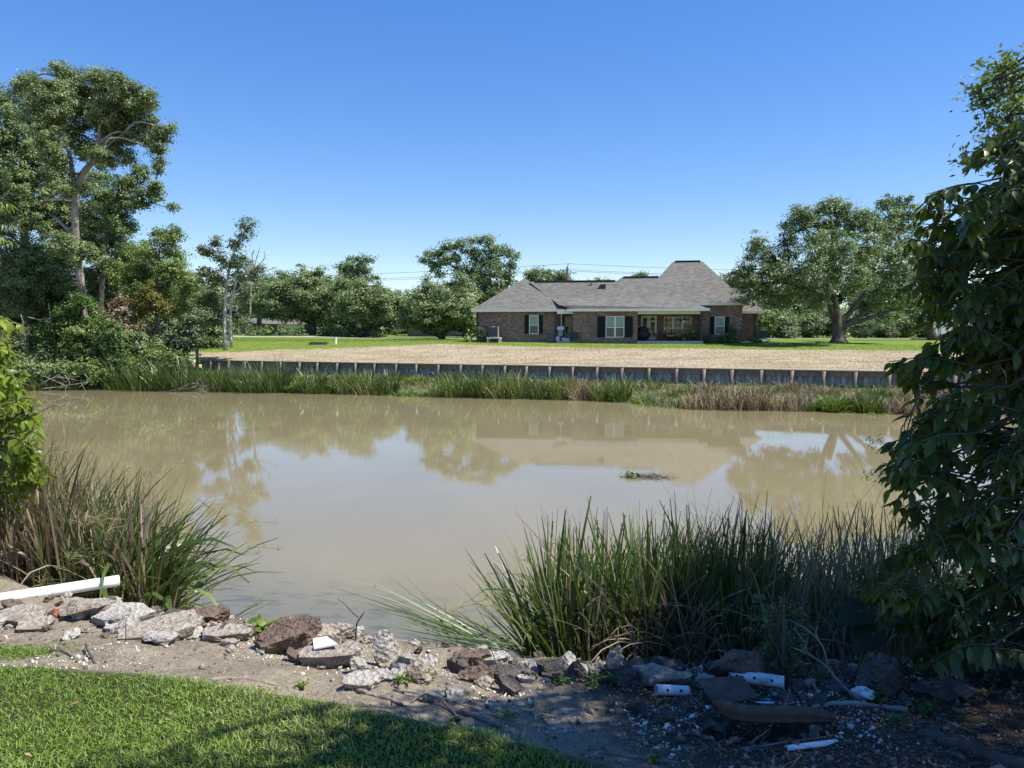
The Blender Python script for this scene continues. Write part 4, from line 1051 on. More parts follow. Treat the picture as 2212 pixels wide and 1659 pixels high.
# utility trailer in front of the shed
tr = thing('utility_trailer', 'brown utility trailer with rail sides parked before the white shed', 'trailer', (sx(2010), 76, 2.9))
tx = lambda px: P(px, 730, 75)[0]
tz = lambda py: P(2010, py, 75)[2]
MB().box(tx(1999), tx(2090), 74.2, 76, tz(730), tz(728)).build('deck', M['rust'], tr)
m_ = MB()
for zz in (726.5, 724, 721.5): m_.box(tx(1999), tx(2060), 74.15, 74.22, tz(zz + .35), tz(zz))
for xx in (1999, 2008, 2020, 2035, 2050): m_.box(tx(xx), tx(xx) + .06, 74.1, 74.14, tz(729), tz(719 if xx < 2010 else 721))
m_.build('rail', M['rust'], tr)
for xx in (2025, 2042):
    c = np.array([tx(xx), 74.0, tz(732)])
    MB().tube([c, c + (0, .22, 0)], .32, 14).build('wheel', M['rubber'], tr)
# power pole and lines
pD = 118
pb = P(1227, 735, pD)
pole = thing('power_pole', 'dark wooden power pole rising behind the main roof', 'pole', pb)
top = P(1225.5, 577, pD)
MB().tube([pb, top], [.24, .18], 10).build('post', M['pole_wood'], pole, True)
MB().tube([top, top + (.02, 0, .1), P(1228, 569, pD)], .06, 6).build('pole_top_pin', M['wire'], pole)
MB().box(top[0] - .1, top[0] + 1.5, pD - .1, pD + .1, P(0, 591, pD)[2], P(0, 588.5, pD)[2]).build('cross_arm', M['white_paint'], pole)
MB().tube([P(1232, 590, pD), P(1232, 584, pD)], .06, 6).build('insulator', M['wire'], pole)
def wire(a, b, sag, lab):
    a, b = np.array(a), np.array(b)
    pts = [a + (b - a) * t - np.array([0, 0, 4 * sag * t * (1 - t)]) for t in np.linspace(0, 1, 24)]
    tag(MB().tube(pts, .022, 4).build('power_line', M['wire'], None, loc=a), lab, 'power line', 'power lines behind the houses')
for (yl, yp, yr, lb) in [(596, 569.5, 585, 'topmost power line running behind the trees and roof'), (606, 582, 599, 'middle power line running behind the trees and roof'), (610, 585, 602, 'lowest power line running behind the trees and roof')]:
    wire(P(640, yl, pD + 4), P(1228, yp, pD), .25, lb + ', stretch left of the pole')
    wire(P(1228, yp, pD), P(2020, yr, pD - 8), .45, lb + ', stretch right of the pole')

# ------------------------------------------------------------------ things around the house
def hp(px, py, d):
    x = hx(px, d); return H(x, d, hz(px, py, d))
def aircon(px0, px1, yt, yb, ys, d, lab):
    x0, x1 = hx(px0, d), hx(px1, d); z1, z0, zs = hz(px0, yt, d), hz(px0, yb, d), hz(px0, ys, d)
    r = thing('air_conditioner', lab, 'air conditioner', H((x0 + x1) / 2, d + .4, zs))
    MB().box(x0, x1, d, d + .75, z0, z1, H).build('casing', M['ac_metal'], r)
    m_ = MB()
    n = 9
    for i in range(n): m_.box(x0 + (x1 - x0) * (i + .25) / n, x0 + (x1 - x0) * (i + .75) / n, d - .025, d - .002, z0 + .06, z1 - .12, H)
    m_.build('grille', M['shutter'], r)
    MB().box(x0 - .03, x1 + .03, d - .03, d + .78, z1, z1 + .05, H).build('top_cover', M['black_metal'], r)
    MB().box(x0 + .25, x0 + .5, d - .035, d - .026, z1 - .10, z1 - .04, H).build('badge', M['white_paint'], r)
    MB().box(x0 - .22, x1 + .22, d - .12, d + .85, z0 - .09, z0 - .005, H).build('stand_top', M['white_paint'], r)
    for xx in (x0 - .18, x1 + .10):
        for yy in (d - .08, d + .72): MB().box(xx, xx + .09, yy, yy + .09, zs - .3, z0 - .09, H).build('stand_leg', M['white_paint'], r)
aircon(1057, 1075, 704, 729, 738, -1.3, 'grey air conditioner on a white stand by the left wing wall')
aircon(1641, 1659, 711, 732, 739, 2.2, 'dark air conditioner on a white stand past the right end of the house')
hb = lambda px, py, rp, d: (hp(px, py, d), (S(rp, 65), S(rp, 65), S(rp, 65)))
def hbush(lab, L, leaf, seed, d, **k):
    bush('shrub', lab, 65, [hb(*q, d) for q in L], leaf, seed, sr=.0038, ls=.0026, nl=26, base=hp(L[0][0], 739, d), **k)
hbush('loose pink flecked shrub between the corner and the air conditioner', [(1042, 716, 6), (1038, 724, 6), (1045, 726, 6), (1036, 714, 5), (1041, 732, 5)], 'grey_leaf', 101, -.9)
hbush('feathery grey shrub beside the window of the right block', [(1577, 706, 4), (1579, 714, 6), (1575, 722, 7), (1584, 722, 6), (1580, 730, 7), (1587, 715, 4)], 'grey_leaf', 102, .3)
hbush('low green shrub at the foot of the black porch post', [(1524, 730, 6), (1531, 731, 6), (1519, 733, 5)], 'vine_leaf', 103, .2)
hbush('low green shrub under the right block window', [(1556, 732, 5), (1564, 731, 6), (1572, 733, 5)], 'vine_leaf', 104, .2)
hbush('pale strappy plant at the end of the flower bed', [(1588, 735, 4), (1594, 735, 4), (1583, 736, 3)], 'low_green', 105, .0)
hbush('tiny dark shrub left of the left wing corner', [(1010, 730, 4), (1013, 734, 4)], 'oak_leaf', 106, -.6)
# bird feeder, bags, hose, barrow
q = hp(1211, 739, -.7)
bf = thing('bird_feeder', 'white bird feeder box on a dark post near the recessed door', 'bird feeder', q)
xx = hx(1211, -.7)
zt_, zb_ = hz(1211, 712, -.7), hz(1211, 726, -.7)
MB().box(xx - .06, xx + .06, -.76, -.64, -.3, zb_, H).build('post', M['black_metal'], bf)
MB().box(xx - .20, xx + .20, -.88, -.50, zb_, zt_ + .02, H).build('box', M['ac_metal'], bf)
r_ = MB(); r_.add([H(xx + a_, b_, c_) for a_, b_, c_ in [(-.28, -.96, zt_), (.28, -.96, zt_), (.28, -.42, zt_), (-.28, -.42, zt_), (-.28, -.69, zt_ + .28), (.28, -.69, zt_ + .28)]], [(0, 1, 5, 4), (2, 3, 4, 5), (1, 2, 5), (3, 0, 4), (0, 3, 2, 1)])
r_.build('roof', M['white_paint'], bf)
def lump(name, c, r, seed, mat, parent=None, amp=.25, sub=3, loc=None, freq=1.6):
    import bmesh
    bm = bmesh.new(); bmesh.ops.create_icosphere(bm, subdivisions=sub, radius=1)
    V = []
    for v in bm.verts:
        n_ = mnoise.noise(v.co * freq + Vector((seed * 3.1, seed, 0))) * amp + mnoise.noise(v.co * freq * 3 + Vector((seed, 0, 0))) * amp * .4
        V.append(np.array(c) + np.array(v.co) * (1 + n_) * np.array(r))
    F = [[v.index for v in f.verts] for f in bm.faces]; bm.free()
    return mk(name, V, F, mat, parent, True, loc=loc if parent is None else None)
for px, py, r, s_, lb in [(1206, 733, .22, 1, 'upright white plastic bag left of the bird feeder post'), (1217.5, 734, .24, 2, 'slumped white plastic bag right of the bird feeder post'), (1226, 735.5, .22, 3, 'low white plastic bag nearest the recessed door')]:
    c = hp(px, py, -.3)
    tag(lump('plastic_bag', c, (r, r, r * (1.4 if s_ == 1 else .95)), s_, M['plastic_white'], loc=c), lb, 'bag', 'white bags by the feeder')
c = hp(1243, 729, D1 - .2)
ho = thing('hose_rack', 'small black hose rack against the brick by the recessed door', 'hose rack', c)
m_ = MB()
for k in range(5):
    a = np.linspace(0, 2 * np.pi, 18); rr = .28 - .03 * k
    m_.tube([c + HX_ * rr * math.cos(q_) - HY_ * (.05 + .02 * k) + np.array([0, 0, .1 + rr * math.sin(q_)]) for q_ in a], .02, 5, False)
m_.build('hose', M['rubber'], ho)
MB().tube([c + HX_ * .45 + np.array([0, 0, -.5]), c + HX_ * .45 + np.array([0, 0, .45])], .03, 6).build('post', M['black_metal'], ho)
MB().tube([c - HX_ * .35 + np.array([0, 0, -.5]), c - HX_ * .35 + np.array([0, 0, .45]), c + HX_ * .45 + np.array([0, 0, .45])], .03, 6).build('bar', M['black_metal'], ho)
c = hp(1632, 735, 1.6)
wb = thing('wheelbarrow', 'green wheelbarrow beside the right air conditioner', 'wheelbarrow', c)
m_ = MB(); A_ = [(-.45, -.3, .25), (.35, -.3, .25), (.35, .3, .25), (-.45, .3, .25), (-.3, -.2, -.1), (.2, -.2, -.1), (.2, .2, -.1), (-.3, .2, -.1)]
m_.add([c + HX_ * a_ + HY_ * b_ + np.array([0, 0, z_]) for a_, b_, z_ in A_], [(0, 1, 5, 4), (1, 2, 6, 5), (2, 3, 7, 6), (3, 0, 4, 7), (4, 5, 6, 7)])
m_.build('tray', M['green_plastic'], wb)
MB().tube([c + HX_ * .42 - HY_ * .05 + np.array([0, 0, -.12]), c + HX_ * .42 + HY_ * .05 + np.array([0, 0, -.12])], .17, 14).build('wheel', M['rubber'], wb)
for s_ in (-.2, .2): MB().tube([c + HX_ * .42 + HY_ * s_ * .4 + np.array([0, 0, -.12]), c + HY_ * s_ + np.array([0, 0, -.14]), c - HX_ * .8 + HY_ * s_ * 1.4 + np.array([0, 0, .2])], .022, 6).build('handle', M['dark_wood'], wb)
# porch: grill, rocker, sofa, armchair, table, plants, fans
c = hp(1387, 734, .5); c[2] = HO[2] + .1
c[2] = HO[2] + .1
gr = thing('covered_grill', 'barbecue grill under a black cover beside the french doors', 'grill', c)
lump('cover', c + np.array([0, 0, .56]), (.72, .45, .60), 4, M['black_cover'], gr, .16)
lump('cover_hood', c + np.array([.12, 0, .98]), (.46, .36, .26), 5, M['black_cover'], gr, .12)
def chair(px, d, lab, mat, w_=.6, rock=False, back=1.05, face=1):
    c = hp(px, 734, d); c[2] = HO[2] + .1
    r = thing('rocking_chair' if rock else 'armchair', lab, 'chair', c)
    f = lambda x, y, z: c + HX_ * x * face + HY_ * y + np.array([0, 0, z])
    MB().box(-w_ / 2, w_ / 2, -.25, .25, .38, .46 if rock else .52, f).build('seat', M[mat], r)
    m_ = MB()
    if rock:
        for i in range(6): m_.tube([f(-w_ / 2 - .02, -.22 + i * .088, .46), f(-w_ / 2 - .22, -.22 + i * .088, back)], .018, 5)
        m_.tube([f(-w_ / 2 - .22, -.27, back), f(-w_ / 2 - .22, .27, back)], .03, 6)
    else: m_.box(-w_ / 2, -w_ / 2 + .14, -.25, .25, .5, back, f)
    m_.build('backrest', M[mat], r)
    for yy in (-.24, .24):
        for xx in (-w_ / 2 + .03, w_ / 2 - .03): MB().tube([f(xx, yy, .03), f(xx, yy, .62)], .025, 6).build('leg', M['dark_wood'], r)
        MB().tube([f(-w_ / 2, yy, .63), f(w_ / 2 + .04, yy, .63)], .03, 6).build('arm', M['dark_wood'], r)
        if rock: MB().tube([f(-w_ / 2 - .25, yy, .07), f(0, yy, .01), f(w_ / 2 + .15, yy, .08)], .022, 6).build('rocker', M['dark_wood'], r)
    return r
chair(1424, .4, 'dark slatted rocking chair right of the french doors', 'dark_wood', .6, True, 1.25)
chair(1448, .7, 'tan cushioned armchair in front of the triple window', 'tan_fabric', .7, False, .85)
chair(1503, .0, 'dark armchair near the black porch post', 'dark_wood', .6, False, 1.0, -1)
c = hp(1470, 734, 1.4); c[2] = HO[2] + .1
so_ = thing('patio_sofa', 'tan two cushion patio sofa under the triple window', 'sofa', c)
f = lambda x, y, z: c + HX_ * x + HY_ * y + np.array([0, 0, z])
MB().box(-.75, .75, -.35, .35, .12, .42, f).build('frame', M['dark_wood'], so_)
for a in (-.71, .01): 
    MB().box(a, a + .7, -.36, .2, .42, .55, f).build('seat_cushion', M['tan_fabric'], so_)
    MB().box(a, a + .7, .2, .36, .5, .98, f).build('back_cushion', M['tan_fabric'], so_)
for a in (-.86, .75): MB().box(a, a + .11, -.35, .35, .1, .65, f).build('arm', M['dark_wood'], so_)
c = hp(1497, 734, -.2); c[2] = HO[2] + .1
ta = thing('patio_table', 'dark patio side table on the porch near the post', 'table', c)
f = lambda x, y, z: c + HX_ * x + HY_ * y + np.array([0, 0, z])
MB().box(-.45, .45, -.3, .3, .48, .53, f).build('table_top', M['dark_wood'], ta)
for a in (-.4, .36):
    for b in (-.26, .22): MB().box(a, a + .05, b, b + .05, 0, .48, f).build('leg', M['dark_wood'], ta)
def potplant(px, py, r, d, lab, leaf, hang=False):
    c = hp(px, py, d)
    t = thing('hanging_fern' if hang else 'potted_plant', lab, 'plant', c)
    rng = np.random.default_rng(int(px))
    V, F = crown_leaves([(c, (r, r, r * .8))], rng, .14, 16, .14, 1.4)
    mk('foliage', V, F, M[leaf], t)
    MB().tube([c + np.array([0, 0, -r * 1.35]), c + np.array([0, 0, -r * .3])], [.12, .18], 10).build('pot', M['terracotta' if not hang else 'black_metal'], t)
    if hang: MB().tube([c, np.array([c[0], c[1], HO[2] + zM - .2])], .01, 4).build('chain', M['black_metal'], t)
potplant(1496, 713, .45, -.1, 'bushy fern hanging from the porch ceiling near the post', 'oak_leaf', True)
potplant(1478, 727, .28, .2, 'leafy potted plant in front of the patio sofa', 'vine_leaf')
potplant(1442, 724, .26, 1.6, 'potted plant against the triple window', 'oak_leaf')
for px, lb in ((1410, 'ceiling fan hanging in front of the french doors'), (1478, 'ceiling fan hanging in front of the triple window')):
    c = hp(px, 690, .6)
    fa = thing('ceiling_fan', lb, 'fan', c, 'porch ceiling fans')
    MB().tube([c, np.array([c[0], c[1], HO[2] + zM - .2])], .03, 6).build('rod', M['black_metal'], fa)
    MB().tube([c + (0, 0, -.1), c + (0, 0, .1)], [.14, .12], 12).build('motor', M['black_metal'], fa)
    lump('light_globe', c + np.array([0, 0, -.16]), (.12, .12, .09), 1, M['plastic_white'], fa, .02)
    for k in range(5):
        a = k * 2 * math.pi / 5 + .3; u = np.array([math.cos(a), math.sin(a), 0]); v_ = np.array([-u[1], u[0], .15])
        b = c + u * .16
        MB().add([b - v_ * .05, b + v_ * .05, b + u * .5 + v_ * .08, b + u * .5 - v_ * .08, b - v_ * .05 + (0, 0, .015), b + v_ * .05 + (0, 0, .015), b + u * .5 + v_ * .08 + (0, 0, .015), b + u * .5 - v_ * .08 + (0, 0, .015)],
                 [(0, 1, 2, 3), (7, 6, 5, 4), (0, 4, 5, 1), (1, 5, 6, 2), (2, 6, 7, 3), (3, 7, 4, 0)]).build('blade', M['dark_wood'], fa)
# bench in the flower bed
c = hp(1546, 737, .1)
be = thing('garden_bench', 'dark low bench in the flower bed under the right block window', 'bench', c)
f = lambda x, y, z: c + HX_ * x + HY_ * y + np.array([0, 0, z])
MB().box(-.9, .9, -.18, .18, .28, .34, f).build('seat', M['dark_wood'], be)
for a in (-.8, .72): MB().box(a, a + .08, -.15, .15, -.1, .28, f).build('leg', M['dark_wood'], be)
# lawn bits
c = GT(724.5, 744); c[2] -= .05
o = MB().tube([c, c + (.05, 0, .62)], [.11, .11], 8).build('marker_post', M['white_pvc'], None, loc=c)
tag(o, 'short white marker post standing in the far green lawn', 'post')
c = GT(689, 744)
o = thing('utility_cover', 'low grey concrete box sunk in the far lawn', 'utility box', c)
MB().box(c[0] - .75, c[0] + .75, c[1] - .4, c[1] + .4, c[2] - .2, c[2] + .16).build('box', M['dark_concrete'], o)
MB().box(c[0] - .68, c[0] + .68, c[1] - .35, c[1] + .35, c[2] + .16, c[2] + .20).build('lid', M['rubber'], o)

# ------------------------------------------------------------------ far bank grasses
rng = np.random.default_rng(77)
def tuft(name, lab, cx, cy, rad, n, L, mat, seed, group=None, tilt=(.05, .5), curve=(.2, 1.1), wid=.02, K=4, cat='grass clump', heads=0):
    r = np.random.default_rng(seed)
    a = r.uniform(0, 2 * np.pi, n); q = rad * np.sqrt(r.random(n))
    x, y = cx + q * np.cos(a), cy + q * np.sin(a)
    base = np.stack([x, y, zground(x, y) - .03], 1)
    az = a + r.normal(size=n) * .9
    tl = r.uniform(*tilt, n) * (.35 + .65 * q / rad)
    V, F = blades(base, az, tl, r.uniform(*curve, n), L * r.uniform(.55, 1.15, n), wid * r.uniform(.7, 1.3, n), K, r)
    o = mk(name, V, F, M[mat], None, loc=(cx, cy, float(zground(cx, cy))))
    return tag(o, lab, cat, group)
types = {'g': ('reed_green', 'green'), 'm': ('reed_far', 'straw streaked green'), 'p': ('reed_pink', 'reddish dry'), 'd': ('reed_dry', 'dry tan'), 'b': ('low_green', 'bright green')}
FB = [  # px, py at the foot, height px, half width px, kind
    (5, 842, 50, 20, 'g'), (38, 843, 46, 18, 'g'), (70, 843, 48, 18, 'g'), (105, 842, 48, 18, 'g'), (150, 842, 48, 18, 'g'), (200, 842, 40, 18, 'b'), (255, 842, 62, 22, 'g'), (300, 844, 78, 24, 'g'), (345, 844, 70, 22, 'g'), (395, 845, 56, 22, 'g'), (430, 842, 40, 14, 'b'),
    (465, 846, 58, 20, 'g'), (505, 846, 70, 22, 'g'), (545, 848, 74, 24, 'g'), (590, 848, 66, 22, 'g'), (632, 848, 34, 18, 'b'), (672, 850, 58, 22, 'g'), (705, 850, 50, 20, 'g'), (745, 851, 48, 20, 'm'),
    (790, 852, 58, 22, 'm'), (832, 853, 54, 22, 'g'), (868, 856, 34, 22, 'b'), (905, 857, 32, 20, 'b'), (945, 857, 46, 20, 'm'), (985, 858, 66, 24, 'm'), (1030, 859, 56, 22, 'g'), (1075, 860, 70, 26, 'm'),
    (1120, 861, 62, 24, 'm'), (1165, 862, 58, 24, 'g'), (1210, 863, 52, 22, 'm'), (1255, 864, 54, 24, 'd'), (1300, 866, 50, 22, 'm'), (1345, 868, 46, 22, 'm'), (1388, 872, 34, 20, 'b'), (1425, 879, 64, 24, 'g'),
    (1465, 882, 70, 24, 'm'), (1510, 884, 66, 24, 'd'), (1555, 885, 72, 26, 'p'), (1600, 886, 74, 28, 'p'), (1645, 886, 76, 28, 'p'), (1690, 887, 78, 28, 'p'), (1735, 888, 66, 24, 'd'), (1775, 889, 50, 22, 'g'),
    (1815, 890, 52, 24, 'b'), (1855, 891, 62, 22, 'g'), (1898, 893, 72, 26, 'g'), (1945, 894, 60, 24, 'p'), (1990, 896, 66, 24, 'p'), (2040, 898, 64, 24, 'd'), (2085, 899, 60, 24, 'p')]
cnt = {}
ORD = ['first', 'second', 'third', 'fourth', 'fifth', 'sixth', 'seventh', 'eighth', 'ninth', 'tenth', 'eleventh', 'twelfth', 'thirteenth', 'fourteenth', 'fifteenth', 'sixteenth', 'seventeenth', 'eighteenth', 'nineteenth', 'twentieth', 'twenty-first', 'twenty-second', 'twenty-third', 'twenty-fourth', 'twenty-fifth']
for i, (px, py, h, hw, k) in enumerate(FB):
    p = G(px, py, .05); p[1] += .75
    D = p[1]; cnt[k] = cnt.get(k, 0) + 1
    tuft('grass_clump', f"{types[k][1]} waterside grass clump, {ORD[cnt[k] - 1]} such from the wooden post end", p[0], p[1], S(hw, D), 170 if k != 'b' else 380,
         S(h, D) * rng.uniform(.75, 1.15) * (1.25 if 240 < px < 440 else 1) * ((1.16 if px < 1400 else .70) if k != 'b' else .8), types[k][0], 300 + i, 'grass clumps along the far waterline', wid=.062 if k != 'b' else .065, curve=(.15, .9) if k != 'b' else (.6, 1.8), tilt=(.05, .55))
n2 = {}
for i, px in enumerate(np.arange(470, 2100, 62)):
    x0 = P(px, 830, 42)[0] * .98
    for _ in range(3): x0 = (px - CX) / FOC * (float(Yedge(x0)) * .4 + float(Yw(x0)) * .6)
    y0 = float(Yedge(x0)) * .45 + float(Yw(x0)) * .55 + rng.uniform(-.8, .6)
    k = 'gmgb'[i % 4] if px < 1150 else ('mdgm'[i % 4] if px < 1500 else 'ppdg'[i % 4])
    n2[k] = n2.get(k, 0) + 1
    tuft('grass_clump', f"{types[k][1]} grass clump under the seawall planks, {ORD[n2[k] - 1]} such from the wooden post", x0, y0, rng.uniform(.6, .9), 150, rng.uniform(.35, .75), types[k][0], 400 + i,
         'grass clumps at the foot of the seawall', wid=.06)
# creeping ground cover on the far bank
n = 19000
x = rng.uniform(-46, 26, n); t = rng.random(n) ** .8
y = Yedge(x) - .15 + t * (Yw(x) - Yedge(x) - .3)
b = np.stack([x, y, zground(x, y)], 1)
V, F = blades(b, rng.uniform(0, 6.28, n), rng.uniform(.1, 1.0, n), rng.uniform(.2, 1.2, n), rng.uniform(.2, .55, n), rng.uniform(.03, .06, n), 2, rng)
tag(mk('ground_cover', V, F, leafmat('cover_leaf', [(0, (.06, .09, .02)), (.5, (.13, .17, .035)), (.8, (.24, .23, .08)), (1, (.36, .29, .16))], .3)), 'low weeds and creepers covering the far bank', 'ground cover', kind='stuff')
# short grass and straw on the field
n = 60000
x = rng.uniform(-42, 40, n); y = Yw(x) + .1 + rng.random(n) * 26
grn = y + rng.normal(size=n) * 1.1 > ygreen(x)
for nm, mt, sel, lo, hi, lab in (('green_grass', 'field_blade', grn, .05, .13, 'mown green grass of the far lawn'), ('dry_grass', 'straw', ~grn, .04, .12, 'dead straw coloured grass on the slope behind the seawall')):
    b = np.stack([x, y, zground(x, y)], 1)[sel]; m_ = len(b)
    V, F = blades(b, rng.uniform(0, 6.28, m_), rng.uniform(.1, 1.1, m_), rng.uniform(.1, .9, m_), rng.uniform(lo, hi, m_), rng.uniform(.03, .07, m_), 1, rng)
    tag(mk(nm, V, F, M[mt]), lab, 'grass', kind='stuff')

# ------------------------------------------------------------------ near reeds
def reedbed(name, lab, pxr, Dr, n, Lr, mat, seed, lean=0.0, leanvar=.25, wid=.014, curve=(.1, .9), K=6, cat='reeds', group=None, heads=0, azm=None, droop=0.0):
    r = np.random.default_rng(seed)
    D = r.uniform(*Dr, n); px = r.uniform(*pxr, n)
    x = (px - CX) / FOC * D
    base = np.stack([x, D, np.maximum(znear(x, D), -.15) - .02], 1)
    az = r.uniform(0, 2 * np.pi, n) if azm is None else r.normal(azm, .9, n)
    tl = np.abs(r.normal(lean, leanvar, n))
    cv = r.uniform(*curve, n)
    L = r.uniform(*Lr, n) * np.where(r.random(n) < .25, r.uniform(.5, .9, n), 1)
    wd = wid * r.uniform(.6, 1.4, n)
    br = r.random(n) < droop                                   # broad leaves that bend right over
    cv = np.where(br, r.uniform(1.6, 2.7, n), cv); wd = np.where(br, np.maximum(wd * 1.7, .030), wd)
    parts = [blades(base, az, tl, cv, L, wd, K, r, 1.6, .38)]
    c = base.mean(0)
    o = mk(name, *join(parts), M[mat], None, loc=c)
    tag(o, lab, cat, group)
    if heads:
        for k in range(heads):
            mb_v = []
            i = int(r.integers(n)); b = base[i]; a = az[i]; l = L[i] * 1.18
            s_ = np.linspace(0, 1, 9); th = tl[i] * .8 + .25 + (.9 + r.uniform(0, .5)) * s_ ** 2
            d = np.stack([np.sin(th) * math.cos(a), np.sin(th) * math.sin(a), np.cos(th)], -1)
            pos = b + np.cumsum(d * l / 9, 0)
            m = 46
            j = r.integers(5, 9, m); st = pos[j] + r.normal(size=(m, 3)) * .01
            mb_v.append(blades(st, r.uniform(0, 6.28, m), r.uniform(.5, 1.6, m), r.uniform(.6, 1.6, m), r.uniform(.06, .2, m), np.full(m, .004), 3, r))
            V = np.stack([pos - .0022, pos + .0022], 1).reshape(-1, 3); ii = np.arange(8) * 2
            mb_v.append((V, np.stack([ii, ii + 1, ii + 3, ii + 2], 1)))
            mk('seed_head', *join(mb_v), M['reed_dry'] if mat != 'reed_green' else M['panicle'], o)
    return o
PI = math.pi
reedbed('reeds', 'dry tan reeds with few green blades behind the white pipe at the left edge', (-330, 130), (5.7, 7.4), 1350, (.8, 1.40), 'reed_dry', 501, .07, .16, .019, (.05, .7))
reedbed('reeds', 'mixed dry and green reeds in the middle of the left bank clump', (70, 300), (5.7, 7.2), 1000, (.75, 1.30), 'reed_mixed', 502, .09, .18, .020, (.0, .7), heads=5, droop=.06)
reedbed('reeds', 'broad green arching reeds leaning over the water right of the white pipe', (165, 345), (5.7, 7.0), 430, (.70, 1.22), 'reed_green', 503, .33, .26, .028, (.1, .9), azm=-.15, heads=9, droop=.26)
reedbed('reeds', 'thin dry stalks standing tall above the left reed clump', (40, 380), (6.2, 7.4), 70, (1.35, 1.9), 'reed_dry', 504, .12, .15, .006, (.2, .9))
reedbed('reeds', 'sunlit green reeds at the open left end of the right bank clump', (1180, 1410), (5.1, 7.0), 680, (.80, 1.28), 'reed_green', 511, .12, .16, .027, (.0, .42), heads=7, droop=.05)
reedbed('reeds', 'green reeds leaning far left over the water from the right bank clump', (1150, 1260), (5.0, 6.4), 190, (.6, 1.05), 'reed_green', 512, .48, .22, .021, (.0, .5), azm=PI, heads=4)
reedbed('reeds', 'tall dark green reeds in the middle of the right bank clump', (1380, 1700), (5.2, 7.2), 950, (.9, 1.42), 'reed_green', 513, .11, .17, .022, (.0, .42), heads=5, droop=.05)
reedbed('reeds', 'shaded greyish dry reeds in the right bank clump beside the glossy tree', (1480, 2060), (5.4, 7.4), 1900, (.85, 1.45), 'reed_mixed', 514, .11, .18, .016, (.0, .6))
reedbed('reeds', 'dry tall stalks arching above the right bank reeds', (1480, 2000), (5.8, 7.2), 110, (1.4, 2.0), 'reed_dry', 515, .15, .15, .006, (.3, 1.0))
reedbed('reeds', 'pale dry blades drooping forward at the foot of the right reeds', (1380, 1620), (4.9, 5.6), 200, (.55, 1.0), 'reed_dry', 516, .35, .2, .010, (.8, 1.8), azm=-2.3)
reedbed('reed_thatch', 'tangle of broken grey dry stems inside the right bank reeds', (1180, 2000), (5.0, 7.2), 1200, (.5, 1.35), 'reed_dry', 517, .25, .30, .013, (-.5, .9))
reedbed('reed_thatch', 'tangle of broken tan dry stems inside the left bank reeds', (-200, 360), (5.7, 7.2), 700, (.4, 1.1), 'reed_dry', 518, .35, .35, .014, (-.5, .9))
# flattened green stalks lying on the water, left of the right clump
r = np.random.default_rng(520)
n = 70
o0 = GT(1060, 1425)
x = o0[0] + r.normal(size=n) * .12; y = o0[1] + .25 + r.uniform(0, .8, n)
b = np.stack([x, y, np.maximum(znear(x, y), 0) + .03 + r.random(n) * .1], 1)
V, F = blades(b, PI + r.normal(size=n) * .35, r.uniform(.95, 1.35, n), r.uniform(-.2, .35, n), r.uniform(.5, 1.0, n), np.full(n, .013), 5, r)
tag(mk('bent_reeds', V, F, M['reed_green'], None, loc=o0), 'bright flattened reeds fanning left over the water beside the standing stones', 'reeds')
o0 = GT(505, 1352)
n = 9
b = o0 + r.normal(size=(n, 3)) * np.array([.05, .06, .0]) + (0, .15, 0)
V, F = blades(b, r.normal(size=n) * .25, r.uniform(.9, 1.2, n), r.uniform(-.1, .3, n), r.uniform(.25, .42, n), np.full(n, .011), 4, r)
tag(mk('grass_tuft', V, F, M['reed_green'], None, loc=o0), 'few green blades pointing right behind the tilted brown slab', 'grass clump')

